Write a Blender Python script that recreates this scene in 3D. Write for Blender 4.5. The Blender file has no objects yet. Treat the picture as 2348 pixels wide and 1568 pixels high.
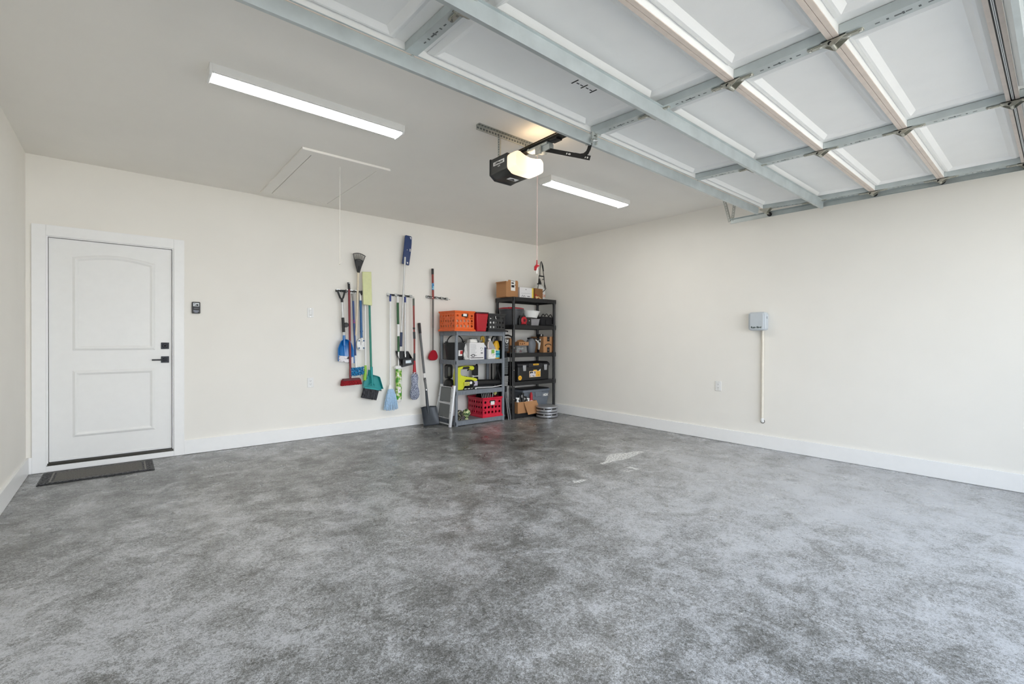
import bpy, bmesh, math, random
from mathutils import Vector as V, Matrix
PI = math.pi
SC = bpy.context.scene
COL = SC.collection

# ------------------------------------------------------------------ camera
CAM_POS = (-5.4805, -5.8401, 1.2041)
cr, cu, cf = V((.7663, -.6424, .0039)), V((.0008, .0071, .99997)), V((.6421, .7665, -.0059))
cu = (cu - cr * cu.dot(cr)).normalized(); cf = cu.cross(cr).normalized()
cam_d = bpy.data.cameras.new('camera')
cam_d.sensor_width = 36.0
cam_d.lens = 1063.72 * 36.0 / 2348.0
cam_d.clip_start = .02
cam = bpy.data.objects.new('camera', cam_d); COL.objects.link(cam)
cam.matrix_world = Matrix(((cr.x, cu.x, -cf.x, CAM_POS[0]), (cr.y, cu.y, -cf.y, CAM_POS[1]), (cr.z, cu.z, -cf.z, CAM_POS[2]), (0, 0, 0, 1)))
SC.camera = cam

# ------------------------------------------------------------------ world, exposure
SKY_STRENGTH = 3.7
LED_STRENGTH = 28.0
SUN_STRENGTH = 21.0
w = bpy.data.worlds.new('sky'); SC.world = w; w.use_nodes = True
nt = w.node_tree; bg = nt.nodes['Background']
tc = nt.nodes.new('ShaderNodeTexCoord'); sp = nt.nodes.new('ShaderNodeSeparateXYZ'); rp = nt.nodes.new('ShaderNodeValToRGB')
nt.links.new(tc.outputs['Generated'], sp.inputs[0]); nt.links.new(sp.outputs['Z'], rp.inputs[0])
rp.color_ramp.elements[0].position = 0.0; rp.color_ramp.elements[0].color = (.93, .96, 1.0, 1)
rp.color_ramp.elements[1].position = .7; rp.color_ramp.elements[1].color = (.62, .78, 1.0, 1)
nt.links.new(rp.outputs[0], bg.inputs[0]); 
# sky made brighter straight out of the opening, dimmer to the sides, to balance the wall light
mr = nt.nodes.new('ShaderNodeMapRange'); mr.interpolation_type = 'SMOOTHSTEP'; nt.links.new(sp.outputs['Y'], mr.inputs[0])
mr.inputs[1].default_value = -.35; mr.inputs[2].default_value = -.97; mr.inputs[3].default_value = SKY_STRENGTH * .48; mr.inputs[4].default_value = SKY_STRENGTH * 1.7
nt.links.new(mr.outputs[0], bg.inputs[1])
sun_d = bpy.data.lights.new('sun', 'SUN'); sun_d.energy = SUN_STRENGTH; sun_d.angle = .009; sun_d.color = (1.0, .95, .88)
sun = bpy.data.objects.new('sun', sun_d); COL.objects.link(sun); sun.location = (2, 6, 9); sun.rotation_euler = (math.radians(-40), 0, math.radians(-25))
SC.view_settings.view_transform = 'Standard'; SC.view_settings.look = 'None'
SC.view_settings.exposure = 0.02; SC.view_settings.gamma = 1.0
SC.view_settings.use_curve_mapping = False
SC.cycles.use_denoising = True
SC.cycles.max_bounces = 10; SC.cycles.diffuse_bounces = 7; SC.cycles.glossy_bounces = 4
SC.cycles.sample_clamp_indirect = 8.0

# ------------------------------------------------------------------ helpers: materials
def lin(c):
    return tuple((x / 255 / 12.92) if x / 255 <= .04045 else ((x / 255 + .055) / 1.055) ** 2.4 for x in c[:3])
MATS = {}
def mat(name, rgb, rough=.5, metal=0., var=.06, scale=18., bump=0., bscale=120., emit=0., trans=0., spec=.5, coat=0.):
    """plain principled surface whose colour wanders a little with 3-D noise"""
    if name in MATS: return MATS[name]
    m = bpy.data.materials.new(name); m.use_nodes = True
    n = m.node_tree; b = n.nodes['Principled BSDF']; L = n.links
    c = lin(rgb)
    t = n.nodes.new('ShaderNodeTexCoord'); nz = n.nodes.new('ShaderNodeTexNoise'); r = n.nodes.new('ShaderNodeValToRGB')
    nz.inputs['Scale'].default_value = scale; nz.inputs['Detail'].default_value = 4
    L.new(t.outputs['Object'], nz.inputs['Vector']); L.new(nz.outputs['Fac'], r.inputs[0])
    r.color_ramp.elements[0].position = .3; r.color_ramp.elements[1].position = .7
    r.color_ramp.elements[0].color = tuple(x * (1 - var) for x in c) + (1,)
    r.color_ramp.elements[1].color = tuple(min(1, x * (1 + var)) for x in c) + (1,)
    L.new(r.outputs[0], b.inputs['Base Color'])
    b.inputs['Roughness'].default_value = rough; b.inputs['Metallic'].default_value = metal
    b.inputs['Specular IOR Level'].default_value = spec; b.inputs['Coat Weight'].default_value = coat
    b.inputs['Transmission Weight'].default_value = trans
    if emit:
        b.inputs['Emission Color'].default_value = c + (1,); b.inputs['Emission Strength'].default_value = emit
    if bump:
        n2 = n.nodes.new('ShaderNodeTexNoise'); n2.inputs['Scale'].default_value = bscale; n2.inputs['Detail'].default_value = 3
        bp = n.nodes.new('ShaderNodeBump'); bp.inputs['Strength'].default_value = bump; bp.inputs['Distance'].default_value = .002
        L.new(t.outputs['Object'], n2.inputs['Vector']); L.new(n2.outputs['Fac'], bp.inputs['Height']); L.new(bp.outputs[0], b.inputs['Normal'])
    MATS[name] = m; return m
def speckle(name, a, b_, c_=None, scale=60., rough=.9, thr=.5, stretch=(1, 1, 1), width=.06, bump=.0):
    """two or three colours in patches (yarn, camouflage, carpet, printed film)"""
    if name in MATS: return MATS[name]
    m = bpy.data.materials.new(name); m.use_nodes = True
    n = m.node_tree; b = n.nodes['Principled BSDF']; L = n.links
    t = n.nodes.new('ShaderNodeTexCoord'); mp = n.nodes.new('ShaderNodeMapping'); nz = n.nodes.new('ShaderNodeTexNoise'); r = n.nodes.new('ShaderNodeValToRGB')
    mp.inputs['Scale'].default_value = stretch
    nz.inputs['Scale'].default_value = scale; nz.inputs['Detail'].default_value = 2
    L.new(t.outputs['Object'], mp.inputs[0]); L.new(mp.outputs[0], nz.inputs['Vector']); L.new(nz.outputs['Fac'], r.inputs[0])
    e = r.color_ramp.elements
    e[0].position = thr - width; e[0].color = lin(a) + (1,); e[1].position = thr + width; e[1].color = lin(b_) + (1,)
    if c_:
        k = e.new(min(.99, thr + .16)); k.color = lin(c_) + (1,)
    L.new(r.outputs[0], b.inputs['Base Color']); b.inputs['Roughness'].default_value = rough
    if bump:
        bp = n.nodes.new('ShaderNodeBump'); bp.inputs['Strength'].default_value = bump; bp.inputs['Distance'].default_value = .004
        L.new(nz.outputs['Fac'], bp.inputs['Height']); L.new(bp.outputs[0], b.inputs['Normal'])
    MATS[name] = m; return m

# ------------------------------------------------------------------ helpers: meshes
class MB:
    """collects shapes (world coordinates) and links them as ONE mesh object"""
    def __init__(s): s.bm = bmesh.new(); s.xf = None; s.mi = 0
    def v(s, p):
        p = V(p)
        return s.bm.verts.new(s.xf @ p if s.xf is not None else p)
    def f(s, vs, smooth=False):
        try: fc = s.bm.faces.new(vs)
        except ValueError: return None
        fc.material_index = s.mi; fc.smooth = smooth; return fc
    def poly(s, pts): return s.f([s.v(p) for p in pts])
    def bx(s, x0, x1, y0, y1, z0, z1):
        a = [s.v(p) for p in ((x0, y0, z0), (x1, y0, z0), (x1, y1, z0), (x0, y1, z0), (x0, y0, z1), (x1, y0, z1), (x1, y1, z1), (x0, y1, z1))]
        for q in ((3, 2, 1, 0), (4, 5, 6, 7), (0, 1, 5, 4), (1, 2, 6, 5), (2, 3, 7, 6), (3, 0, 4, 7)): s.f([a[i] for i in q])
        return s
    def rbx(s, x0, x1, y0, y1, z0, z1, r, axis='z', n=4):
        """box with its four edges along one axis rounded"""
        if axis == 'z': a0, a1, b0, b1, c0, c1 = x0, x1, y0, y1, z0, z1; mk = lambda a, b, c: (a, b, c)
        elif axis == 'y': a0, a1, b0, b1, c0, c1 = x0, x1, z0, z1, y0, y1; mk = lambda a, b, c: (a, c, b)
        else: a0, a1, b0, b1, c0, c1 = y0, y1, z0, z1, x0, x1; mk = lambda a, b, c: (c, a, b)
        pts = []
        for (ca, cb, st) in ((a1 - r, b1 - r, 0), (a0 + r, b1 - r, PI / 2), (a0 + r, b0 + r, PI), (a1 - r, b0 + r, 1.5 * PI)):
            for k in range(n + 1):
                t = st + k / n * PI / 2; pts.append((ca + r * math.cos(t), cb + r * math.sin(t)))
        lo = [s.v(mk(a, b, c0)) for a, b in pts]; hi = [s.v(mk(a, b, c1)) for a, b in pts]
        N = len(pts)
        for i in range(N): s.f([lo[i], lo[(i + 1) % N], hi[(i + 1) % N], hi[i]], True)
        s.f(lo[::-1]); s.f(hi); return s
    def ring(s, c, u, w_, r, n): return [s.v(V(c) + u * (r * math.cos(2 * PI * k / n)) + w_ * (r * math.sin(2 * PI * k / n))) for k in range(n)]
    def skin(s, rings, caps=True, closed=False, smooth=True):
        n = len(rings[0])
        pr = list(zip(rings, rings[1:])) + ([(rings[-1], rings[0])] if closed else [])
        for A, B in pr:
            for k in range(n): s.f([A[k], A[(k + 1) % n], B[(k + 1) % n], B[k]], smooth)
        if caps and not closed: s.f(rings[0][::-1]); s.f(rings[-1])
        return s
    def cyl(s, p0, p1, r0, r1=None, n=14, caps=True):
        p0, p1 = V(p0), V(p1); r1 = r0 if r1 is None else r1
        d = (p1 - p0).normalized(); u = d.orthogonal().normalized(); w_ = d.cross(u)
        return s.skin([s.ring(p0, u, w_, r0, n), s.ring(p1, u, w_, r1, n)], caps)
    def tube(s, pts, r, n=8, closed=False, sy=1.0):
        pts = [V(p) for p in pts]; N = len(pts); rings = []; u = None
        for i, p in enumerate(pts):
            a = pts[(i - 1) % N] if (closed or i > 0) else p; b = pts[(i + 1) % N] if (closed or i < N - 1) else p
            d = (b - a).normalized()
            u = d.orthogonal().normalized() if u is None else (u - d * u.dot(d)).normalized()
            rr = r[i] if isinstance(r, (list, tuple)) else r
            rings.append(s.ring(p, u, d.cross(u) * sy, rr, n))
        return s.skin(rings, True, closed)
    def lathe(s, prof, c=(0, 0, 0), n=28, ax=(0, 0, 1), caps=True, sx=1., sy=1.):
        ax = V(ax).normalized(); u = V((1, 0, 0)) if abs(ax.x) < .9 else V((0, 1, 0)); u = (u - ax * u.dot(ax)).normalized(); w_ = ax.cross(u)
        return s.skin([s.ring(V(c) + ax * h, u * sx, w_ * sy, max(r, 1e-4), n) for r, h in prof], caps)
    def prism(s, pts, d, smooth=False):
        """polygon (3-D points) pushed along d"""
        d = V(d); a = [s.v(p) for p in pts]; b = [s.v(V(p) + d) for p in pts]; N = len(a)
        s.f(a[::-1]); s.f(b)
        for i in range(N): s.f([a[i], a[(i + 1) % N], b[(i + 1) % N], b[i]], smooth)
        return s
    def ball(s, c, r, nu=20, nv=12, sx=1, sy=1, sz=1):
        R_ = []
        for j in range(nv + 1):
            t = -PI / 2 + PI * j / nv
            R_.append([s.v((c[0] + sx * max(r * math.cos(t), 1e-4) * math.cos(2 * PI * k / nu), c[1] + sy * max(r * math.cos(t), 1e-4) * math.sin(2 * PI * k / nu), c[2] + sz * r * math.sin(t))) for k in range(nu)])
        return s.skin(R_)
    def grid(s, fn, nu, nv, th=None):
        g = [[s.v(fn(i / nu, j / nv)) for j in range(nv + 1)] for i in range(nu + 1)]
        for i in range(nu):
            for j in range(nv): s.f([g[i][j], g[i + 1][j], g[i + 1][j + 1], g[i][j + 1]], True)
        return s
    def bead(s, pts, wd, hgt, nrm):
        """raised moulding that runs round a closed convex outline"""
        pts = [V(p) for p in pts]; nrm = V(nrm).normalized(); N = len(pts); loops = []
        for off, h in ((0, 0), (wd * .42, hgt), (wd * .58, hgt), (wd, 0)):
            lp = []
            for i in range(N):
                a = (pts[i] - pts[i - 1]).normalized(); b = (pts[(i + 1) % N] - pts[i]).normalized()
                na, nb = nrm.cross(a), nrm.cross(b); mt = (na + nb).normalized()
                lp.append(s.v(pts[i] + mt * (off / max(.3, mt.dot(na))) + nrm * h))
            loops.append(lp)
        for A, B in zip(loops, loops[1:]):
            for i in range(N): s.f([A[i], A[(i + 1) % N], B[(i + 1) % N], B[i]])
        return s
    def holed(s, o, u, w_, d, cols, rows, cw, ch, r, skip=(), n=16):
        """plate of cols x rows cells, a round hole in each, thickness vector d"""
        o, u, w_, d = V(o), V(u).normalized(), V(w_).normalized(), V(d)
        for i in range(cols):
            for j in range(rows):
                c = o + u * (cw * (i + .5)) + w_ * (ch * (j + .5))
                if (i, j) in skip:
                    q = [c + u * (a * cw / 2) + w_ * (b * ch / 2) for a, b in ((-1, -1), (1, -1), (1, 1), (-1, 1))]
                    s.prism(q, d); continue
                sq, ci = [], []
                for k in range(n):
                    t = 2 * PI * k / n; x, y = math.cos(t), math.sin(t); m = max(abs(x), abs(y))
                    sq.append(c + u * (x / m * cw / 2) + w_ * (y / m * ch / 2)); ci.append(c + u * (x * r) + w_ * (y * r))
                S0 = [s.v(p) for p in sq]; C0 = [s.v(p) for p in ci]; S1 = [s.v(p + d) for p in sq]; C1 = [s.v(p + d) for p in ci]
                for k in range(n):
                    l = (k + 1) % n
                    s.f([S0[l], S0[k], C0[k], C0[l]]); s.f([S1[k], S1[l], C1[l], C1[k]]); s.f([C0[l], C0[k], C1[k], C1[l]])
                    s.f([S0[k], S0[l], S1[l], S1[k]])
        return s
    def obj(s, name, mats, parent=None, bev=0., angle=40, **tags):
        bm = s.bm
        bmesh.ops.remove_doubles(bm, verts=bm.verts, dist=1e-6)
        bmesh.ops.recalc_face_normals(bm, faces=bm.faces)
        off = V((0, 0, 0))
        if parent is None and bm.verts:
            lo = [min(v.co[i] for v in bm.verts) for i in range(3)]; hi = [max(v.co[i] for v in bm.verts) for i in range(3)]
            off = V(((lo[0] + hi[0]) / 2, (lo[1] + hi[1]) / 2, lo[2]))
            bmesh.ops.translate(bm, verts=bm.verts, vec=-off)
        me = bpy.data.meshes.new(name); bm.to_mesh(me); bm.free()
        for m in (mats if isinstance(mats, (list, tuple)) else [mats]): me.materials.append(m)
        me.set_sharp_from_angle(angle=math.radians(angle))
        o = bpy.data.objects.new(name, me); COL.objects.link(o); o.location = off
        if bev:
            md = o.modifiers.new('soft_edges', 'BEVEL'); md.width = bev; md.segments = 2; md.limit_method = 'ANGLE'; md.angle_limit = math.radians(35)
        return child(o, parent, **tags)
def child(o, parent, **tags):
    if parent is not None:
        o.parent = parent
        if parent.parent is None: o.matrix_parent_inverse = Matrix.Translation(-parent.location)
    for k, v_ in tags.items():
        if v_: o[k] = v_
    return o
def tag(o, label, cat, group=None):
    o['label'] = label; o['category'] = cat
    if group: o['group'] = group
    return o
def thing(name, label, cat, loc=(0, 0, 0), group=None):
    o = bpy.data.objects.new(name, None); COL.objects.link(o); o.location = loc; o.empty_display_size = .05
    return tag(o, label, cat, group)
def struct(o): o['kind'] = 'structure'; return o
def text(name, s, size, mtx, m, parent, depth=.0008, bold=0.):
    cu_ = bpy.data.curves.new(name, 'FONT'); cu_.body = s; cu_.size = size; cu_.extrude = depth; cu_.offset = bold
    cu_.align_x = 'CENTER'; cu_.align_y = 'CENTER'
    t = bpy.data.objects.new(name, cu_); COL.objects.link(t)
    dg = bpy.context.evaluated_depsgraph_get(); me = bpy.data.meshes.new_from_object(t.evaluated_get(dg)); me.name = name
    bpy.data.objects.remove(t); bpy.data.curves.remove(cu_)
    me.transform(mtx); me.materials.clear(); me.materials.append(m)
    o = bpy.data.objects.new(name, me); COL.objects.link(o)
    return child(o, parent)
def face_mtx(o, right, up):
    """matrix that puts text (x right, y up) on a face at o"""
    r, u = V(right).normalized(), V(up).normalized(); u = (u - r * u.dot(r)).normalized(); n = r.cross(u); o = V(o)
    return Matrix(((r.x, u.x, n.x, o.x), (r.y, u.y, n.y, o.y), (r.z, u.z, n.z, o.z), (0, 0, 0, 1)))
def turn(c, deg, axis='Z'): c = V(c); return Matrix.Translation(c) @ Matrix.Rotation(math.radians(deg), 4, axis) @ Matrix.Translation(-c)

# ------------------------------------------------------------------ materials
def wall_paint(name, rgb, bump=.08):
    return mat(name, rgb, .62, var=.012, scale=2.5, bump=bump, bscale=220, spec=.25)
M_wall = wall_paint('wall_paint', (239, 236, 229)); M_ceil = wall_paint('ceiling_paint', (242, 239, 233))
M_trim = mat('trim_paint', (243, 243, 242), .38, var=.01, spec=.4)
M_door = mat('door_paint', (238, 238, 236), .4, var=.01, spec=.4)
M_galv = mat('galvanised_steel', (196, 203, 203), .42, .6, var=.08, scale=9, bump=.05, bscale=40)
M_galvd = mat('dull_zinc', (184, 186, 181), .5, .6, var=.14, scale=60)
M_hinge = mat('hinge_steel', (184, 183, 173), .38, .85, var=.12, scale=40)
M_pan = mat('door_skin_enamel', (242, 242, 240), .48, var=.015, scale=6, bump=.25, bscale=420)
M_tan = mat('tan_edge_primer', (222, 208, 196), .6, var=.05)
M_black = mat('black_plastic', (24, 24, 25), .45, var=.1)
M_blackm = mat('black_metal', (22, 21, 20), .35, .4, var=.1)
M_dark = mat('dark_slot', (10, 10, 10), .8)
M_hole = mat('dark_grey_hole', (96, 100, 101), .7)
M_white = mat('white_plastic', (235, 235, 233), .4, var=.02)
M_grey = mat('shelf_grey_plastic', (120, 126, 133), .5, var=.05)
M_silver = mat('silver_paint', (192, 194, 198), .3, .7, var=.04)
M_steel = mat('bare_steel', (185, 187, 186), .25, .95, var=.06)
M_red = mat('red_plastic', (176, 18, 34), .4, var=.05)
M_card = mat('cardboard', (178, 130, 88), .85, var=.05, scale=8)
M_cardd = mat('cardboard_inside', (140, 96, 58), .9, var=.05, scale=8)
M_ink = mat('printed_ink', (28, 26, 26), .7)
M_paper = mat('paper_label', (236, 234, 230), .7, var=.02)
M_chrome = mat('bright_bolt', (220, 220, 216), .2, 1.)

# floor: sealed, acid-mottled concrete
def floor_mat():
    m = bpy.data.materials.new('mottled_concrete'); m.use_nodes = True
    n = m.node_tree; b = n.nodes['Principled BSDF']; L = n.links
    t = n.nodes.new('ShaderNodeTexCoord')
    def noise(sc, det, rough=.6, dist=0., st=None):
        k = n.nodes.new('ShaderNodeTexNoise'); k.inputs['Scale'].default_value = sc; k.inputs['Detail'].default_value = det
        k.inputs['Roughness'].default_value = rough; k.inputs['Distortion'].default_value = dist
        if st:
            mp = n.nodes.new('ShaderNodeMapping'); mp.inputs['Scale'].default_value = st; mp.inputs['Location'].default_value = (3.1, 1.7, 0); L.new(t.outputs['Object'], mp.inputs[0]); L.new(mp.outputs[0], k.inputs['Vector'])
        else: L.new(t.outputs['Object'], k.inputs['Vector'])
        return k.outputs['Fac']
    def ramp(src, a, b_, ca=0., cb=1.):
        r = n.nodes.new('ShaderNodeMapRange'); r.inputs[1].default_value = a; r.inputs[2].default_value = b_; r.inputs[3].default_value = ca; r.inputs[4].default_value = cb
        L.new(src, r.inputs[0]); return r.outputs[0]
    def math_(op, a, b_):
        k = n.nodes.new('ShaderNodeMath'); k.operation = op
        for i, x in enumerate((a, b_)):
            if isinstance(x, float): k.inputs[i].default_value = x
            else: L.new(x, k.inputs[i])
        return k.outputs[0]
    big = ramp(noise(.9, 5, .62, .4), .3, .7)
    mid = ramp(noise(4.5, 8, .7, .6), .34, .66)
    fine = ramp(noise(38, 6, .75, 1.2), .36, .64)
    grit = ramp(noise(135, 3, .7, 1.4), .40, .60)
    s1 = math_('ADD', math_('MULTIPLY', big, .20), math_('MULTIPLY', mid, .33))
    s2 = math_('ADD', math_('MULTIPLY', fine, .26), math_('MULTIPLY', grit, .31))
    # broad paler areas by the right wall and along the left side, a darker one towards the back
    def tone_area(cx, cy, r0, r1, amt):
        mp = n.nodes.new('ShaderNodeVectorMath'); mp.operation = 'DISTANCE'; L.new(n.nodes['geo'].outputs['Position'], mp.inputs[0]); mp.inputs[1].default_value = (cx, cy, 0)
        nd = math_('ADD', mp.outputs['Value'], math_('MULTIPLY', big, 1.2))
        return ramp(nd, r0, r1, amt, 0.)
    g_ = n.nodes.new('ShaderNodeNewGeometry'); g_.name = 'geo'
    tot = math_('ADD', math_('ADD', s1, s2), math_('ADD', tone_area(-1.2, -5.0, 1.2, 3.6, .26), math_('SUBTRACT', tone_area(-5.5, -3.6, .9, 3.0, .11), tone_area(-2.1, -1.3, .4, 2.2, .12))))
    cr_ = n.nodes.new('ShaderNodeValToRGB'); e = cr_.color_ramp.elements
    e[0].position = .28; e[0].color = lin((69, 69, 67)) + (1,)
    e[1].position = .84; e[1].color = lin((189, 190, 193)) + (1,)
    k = e.new(.53); k.color = lin((119, 119, 117)) + (1,)
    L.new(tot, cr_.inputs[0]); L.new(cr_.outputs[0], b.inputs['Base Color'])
    L.new(ramp(noise(6, 4), .3, .7, .22, .42), b.inputs['Roughness'])
    b.inputs['Specular IOR Level'].default_value = .42
    bp = n.nodes.new('ShaderNodeBump'); bp.inputs['Strength'].default_value = .12; bp.inputs['Distance'].default_value = .002
    L.new(tot, bp.inputs['Height']); L.new(bp.outputs[0], b.inputs['Normal'])
    return m
M_floor = floor_mat()
M_drive = mat('driveway_concrete', (190, 187, 180), .8, var=.1, scale=3)

# ------------------------------------------------------------------ the room
XL, YF, H = -6.1333, -6.75, 2.8134
OX0, OX1, OZ = -5.80, -0.37, 2.44                                     # garage opening
DX0, DX1, DZ = -6.012, -5.078, 2.118                                  # house door opening
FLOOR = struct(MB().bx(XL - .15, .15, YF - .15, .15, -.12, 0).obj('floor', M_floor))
struct(MB().bx(XL - .15, .15, YF - .15, .15, H, H + .12).obj('ceiling', M_ceil))
b = MB(); b.bx(XL - .15, DX0, 0, .15, 0, H); b.bx(DX1, .15, 0, .15, 0, H); b.bx(DX0, DX1, 0, .15, DZ, H)
struct(b.obj('wall_back', M_wall))
struct(MB().bx(0, .15, YF, 0, 0, H).obj('wall_right', M_wall))
struct(MB().bx(XL - .15, XL, YF, 0, 0, H).obj('wall_left', M_wall))
b = MB(); b.bx(XL - .15, OX0, YF - .15, YF, 0, H); b.bx(OX1, .15, YF - .15, YF, 0, H); b.bx(OX0, OX1, YF - .15, YF, OZ, H)
struct(b.obj('wall_front', M_wall))
struct(MB().bx(-22, 14, YF - 16, YF - .15, -.16, -.03).obj('driveway', M_drive))
BH, BT = .147, .018
def board(name, pts):
    struct(pts.obj(name, M_trim, bev=.002))
board('baseboard_back', MB().bx(-4.998, 0, -BT, 0, .002, BH))
board('baseboard_right', MB().bx(-BT, 0, YF, -BT, .002, BH))
board('baseboard_left', MB().bx(XL, XL + BT, YF, 0, .002, BH))
struct(MB().bx(XL + BT, -6.097, -BT, 0, .002, BH).obj('trim_2', M_trim, bev=.001))
# casing
b = MB()
b.bx(-6.097, -6.006, -.02, 0, .002, 2.205); b.bx(-5.085, -4.998, -.02, 0, .002, 2.205); b.bx(-6.006, -5.085, -.02, 0, 2.111, 2.205)
struct(b.obj('trim_1', M_trim, bev=.0025))
# house door
D = bpy.data.objects.new('door_1', None); COL.objects.link(D); D.location = (-5.545, .03, 0); D['kind'] = 'structure'
FY = .03                                                              # face of the slab
s = MB(); s.bx(-5.992, -5.100, FY, FY + .045, .079, 2.101)
def arch(x0, x1, z0, z1, rise):
    pts = [(x0, z0), (x1, z0), (x1, z1)]
    for k in range(1, 12):
        t = k / 12; pts.append((x1 + (x0 - x1) * t, z1 + rise * math.sin(PI * t)))
    pts.append((x0, z1)); return [(x, FY, z) for x, z in pts]
for o_ in (arch(-5.838, -5.232, 1.083, 1.945, .045), arch(-5.838, -5.232, .285, .900, 0.0001)):
    s.bead(o_, .044, .0105, (0, -1, 0)); 
    c_ = V((sum(p[0] for p in o_) / len(o_), FY, sum(p[2] for p in o_) / len(o_)))
s.obj('door_slab', M_door, D, angle=25)
j = MB()
j.bx(DX0, -5.996, 0, .13, .06, 2.118); j.bx(-5.096, DX1, 0, .13, .06, 2.118); j.bx(-5.996, -5.096, 0, .13, 2.105, 2.118)
j.bx(-6.006, -5.995, -.004, .01, .06, 2.112); j.bx(-5.0965, -5.085, -.004, .01, .06, 2.112); j.bx(-5.995, -5.0965, -.004, .01, 2.1045, 2.112)
j.obj('door_jamb', M_trim, D)
MB().bx(-5.992, -5.100, FY - .006, FY, .082, .104).obj('door_sweep', M_door, D, bev=.002)
MB().bx(-6.0, -5.09, -.012, .12, .054, .076).obj('threshold', mat('bronze_threshold', (62, 60, 54), .4, .6), D)
MB().bx(-6.006, -5.085, -.016, .1, .003, .054).obj('riser_board', M_trim, D)
MB().bx(-6.0, -5.09, .078, .15, .05, 2.11).obj('door_backing', mat('dark_gap', (40, 38, 34), .8), D)
M_hw = mat('matte_black_hardware', (38, 40, 44), .42, .5)
def rose(z): return MB().bx(-5.187, -5.122, FY - .009, FY, z - .0325, z + .0325)
dl = rose(1.124).obj('deadbolt', M_hw, D, bev=.002)
MB().cyl((-5.1545, FY - .009, 1.124), (-5.1545, FY - .020, 1.124), .024, .020, 22).obj('cylinder_ring', M_hw, dl)
MB().cyl((-5.1545, FY - .020, 1.124), (-5.1545, FY - .023, 1.124), .010, n=16).obj('keyhole', M_dark, dl)
hd = rose(.985).obj('door_handle', M_hw, D, bev=.002)
MB().cyl((-5.1545, FY - .009, .985), (-5.1545, FY - .045, .985), .019, .015, 20).obj('spindle', M_hw, hd)
MB().rbx(-5.262, -5.142, FY - .056, FY - .045, .977, .991, .005, 'x').obj('lever', M_hw, hd)
# ------------------------------------------------------------------ scuffs on the floor (paint and water marks)
def scuff(pts, z=.0006):
    b_ = MB(); b_.poly([(x, y, z) for x, y in pts]); return b_
M_scuff = speckle('pale_scuff', (218, 218, 216), (140, 140, 138), scale=55, thr=.56, width=.12, rough=.7)
for pts in ([(-1.925, -2.933), (-1.936, -2.985), (-1.816, -2.98), (-1.578, -3.002), (-1.189, -2.944), (-1.222, -2.867), (-1.36, -2.854), (-1.551, -2.773), (-1.681, -2.83), (-1.83, -2.927)],
            [(-1.864, -3.181), (-1.797, -3.197), (-1.793, -3.276), (-1.811, -3.318), (-1.855, -3.301), (-1.838, -3.24)], [(-1.972, -3.242), (-1.911, -3.255), (-1.888, -3.31), (-1.971, -3.279)],
            [(-2.525, -3.131), (-2.527, -3.177), (-2.455, -3.172), (-2.433, -3.222), (-2.496, -3.218), (-2.54, -3.228), (-2.58, -3.196)], [(-3.392, -4.926), (-3.383, -4.934), (-3.39, -4.941), (-3.406, -4.936)]):
    scuff(pts).obj('scuff_mark', M_scuff, FLOOR)

# ------------------------------------------------------------------ overhead door
JY = [-3.800, -4.276, -4.733, -5.181, -5.648, -6.180]
JZ = [2.5640, 2.5405, 2.5250, 2.5215, 2.5170, 2.5120]
GX0, GX1 = -5.835, -0.345
STX = [-5.795, -4.427, -3.088, -1.746, -0.385]
GD = thing('garage_door', 'white sectional overhead garage door rolled up open under the ceiling', 'garage door', (-3.09, -4.95, 2.5))
RW, RD = .0215, .044
def sec(i):
    y0, y1, z0, z1 = JY[i], JY[i + 1], JZ[i], JZ[i + 1]; L_ = y0 - y1
    return L_, lambda x, s_, h: (x, y0 - s_, z0 + (z1 - z0) * s_ / L_ + h)
def sbox(b_, q, x0, x1, s0, s1, h0, h1):
    a = [b_.v(q(x, s_, h)) for x, s_, h in ((x0, s0, h0), (x1, s0, h0), (x1, s1, h0), (x0, s1, h0), (x0, s0, h1), (x1, s0, h1), (x1, s1, h1), (x0, s1, h1))]
    for k in ((3, 2, 1, 0), (4, 5, 6, 7), (0, 1, 5, 4), (1, 2, 6, 5), (2, 3, 7, 6), (3, 0, 4, 7)): b_.f([a[i_] for i_ in k])
for i in range(5):
    L_, q = sec(i)
    b = MB()
    sbox(b, q, GX0, GX1, .001, L_ - .001, RD, RD + .006)
    sbox(b, q, GX0, GX1, .001, .004, 0.002, RD); sbox(b, q, GX0, GX1, L_ - .004, L_ - .001, 0.002, RD)
    sbox(b, q, GX0, GX1, RW - .002, RW + .001, .002, RD); sbox(b, q, GX0, GX1, L_ - RW - .001, L_ - RW + .002, .002, RD)
    for k in range(4):
        xa, xb = STX[k] + (.15 if k else .12), STX[k + 1] - (.15 if k < 3 else .12)
        sa, sb = .083, L_ - .083
        b.bead([q(xa, sa, RD), q(xa, sb, RD), q(xb, sb, RD), q(xb, sa, RD)], .064, .0175, (0, 0, -1))
    p = b.obj('section_panel', M_pan, GD, angle=20)
    for (sa, sb) in ((.009 if i == 4 else .001, RW + (.004 if i == 4 else 0)), (L_ - RW - (.004 if i == 3 else 0), L_ - (.009 if i == 3 else .001))):
        e = MB(); sbox(e, q, GX0, GX1, sa, sb, -.0015, .002); e.obj('edge_rail', M_tan, p)
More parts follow.
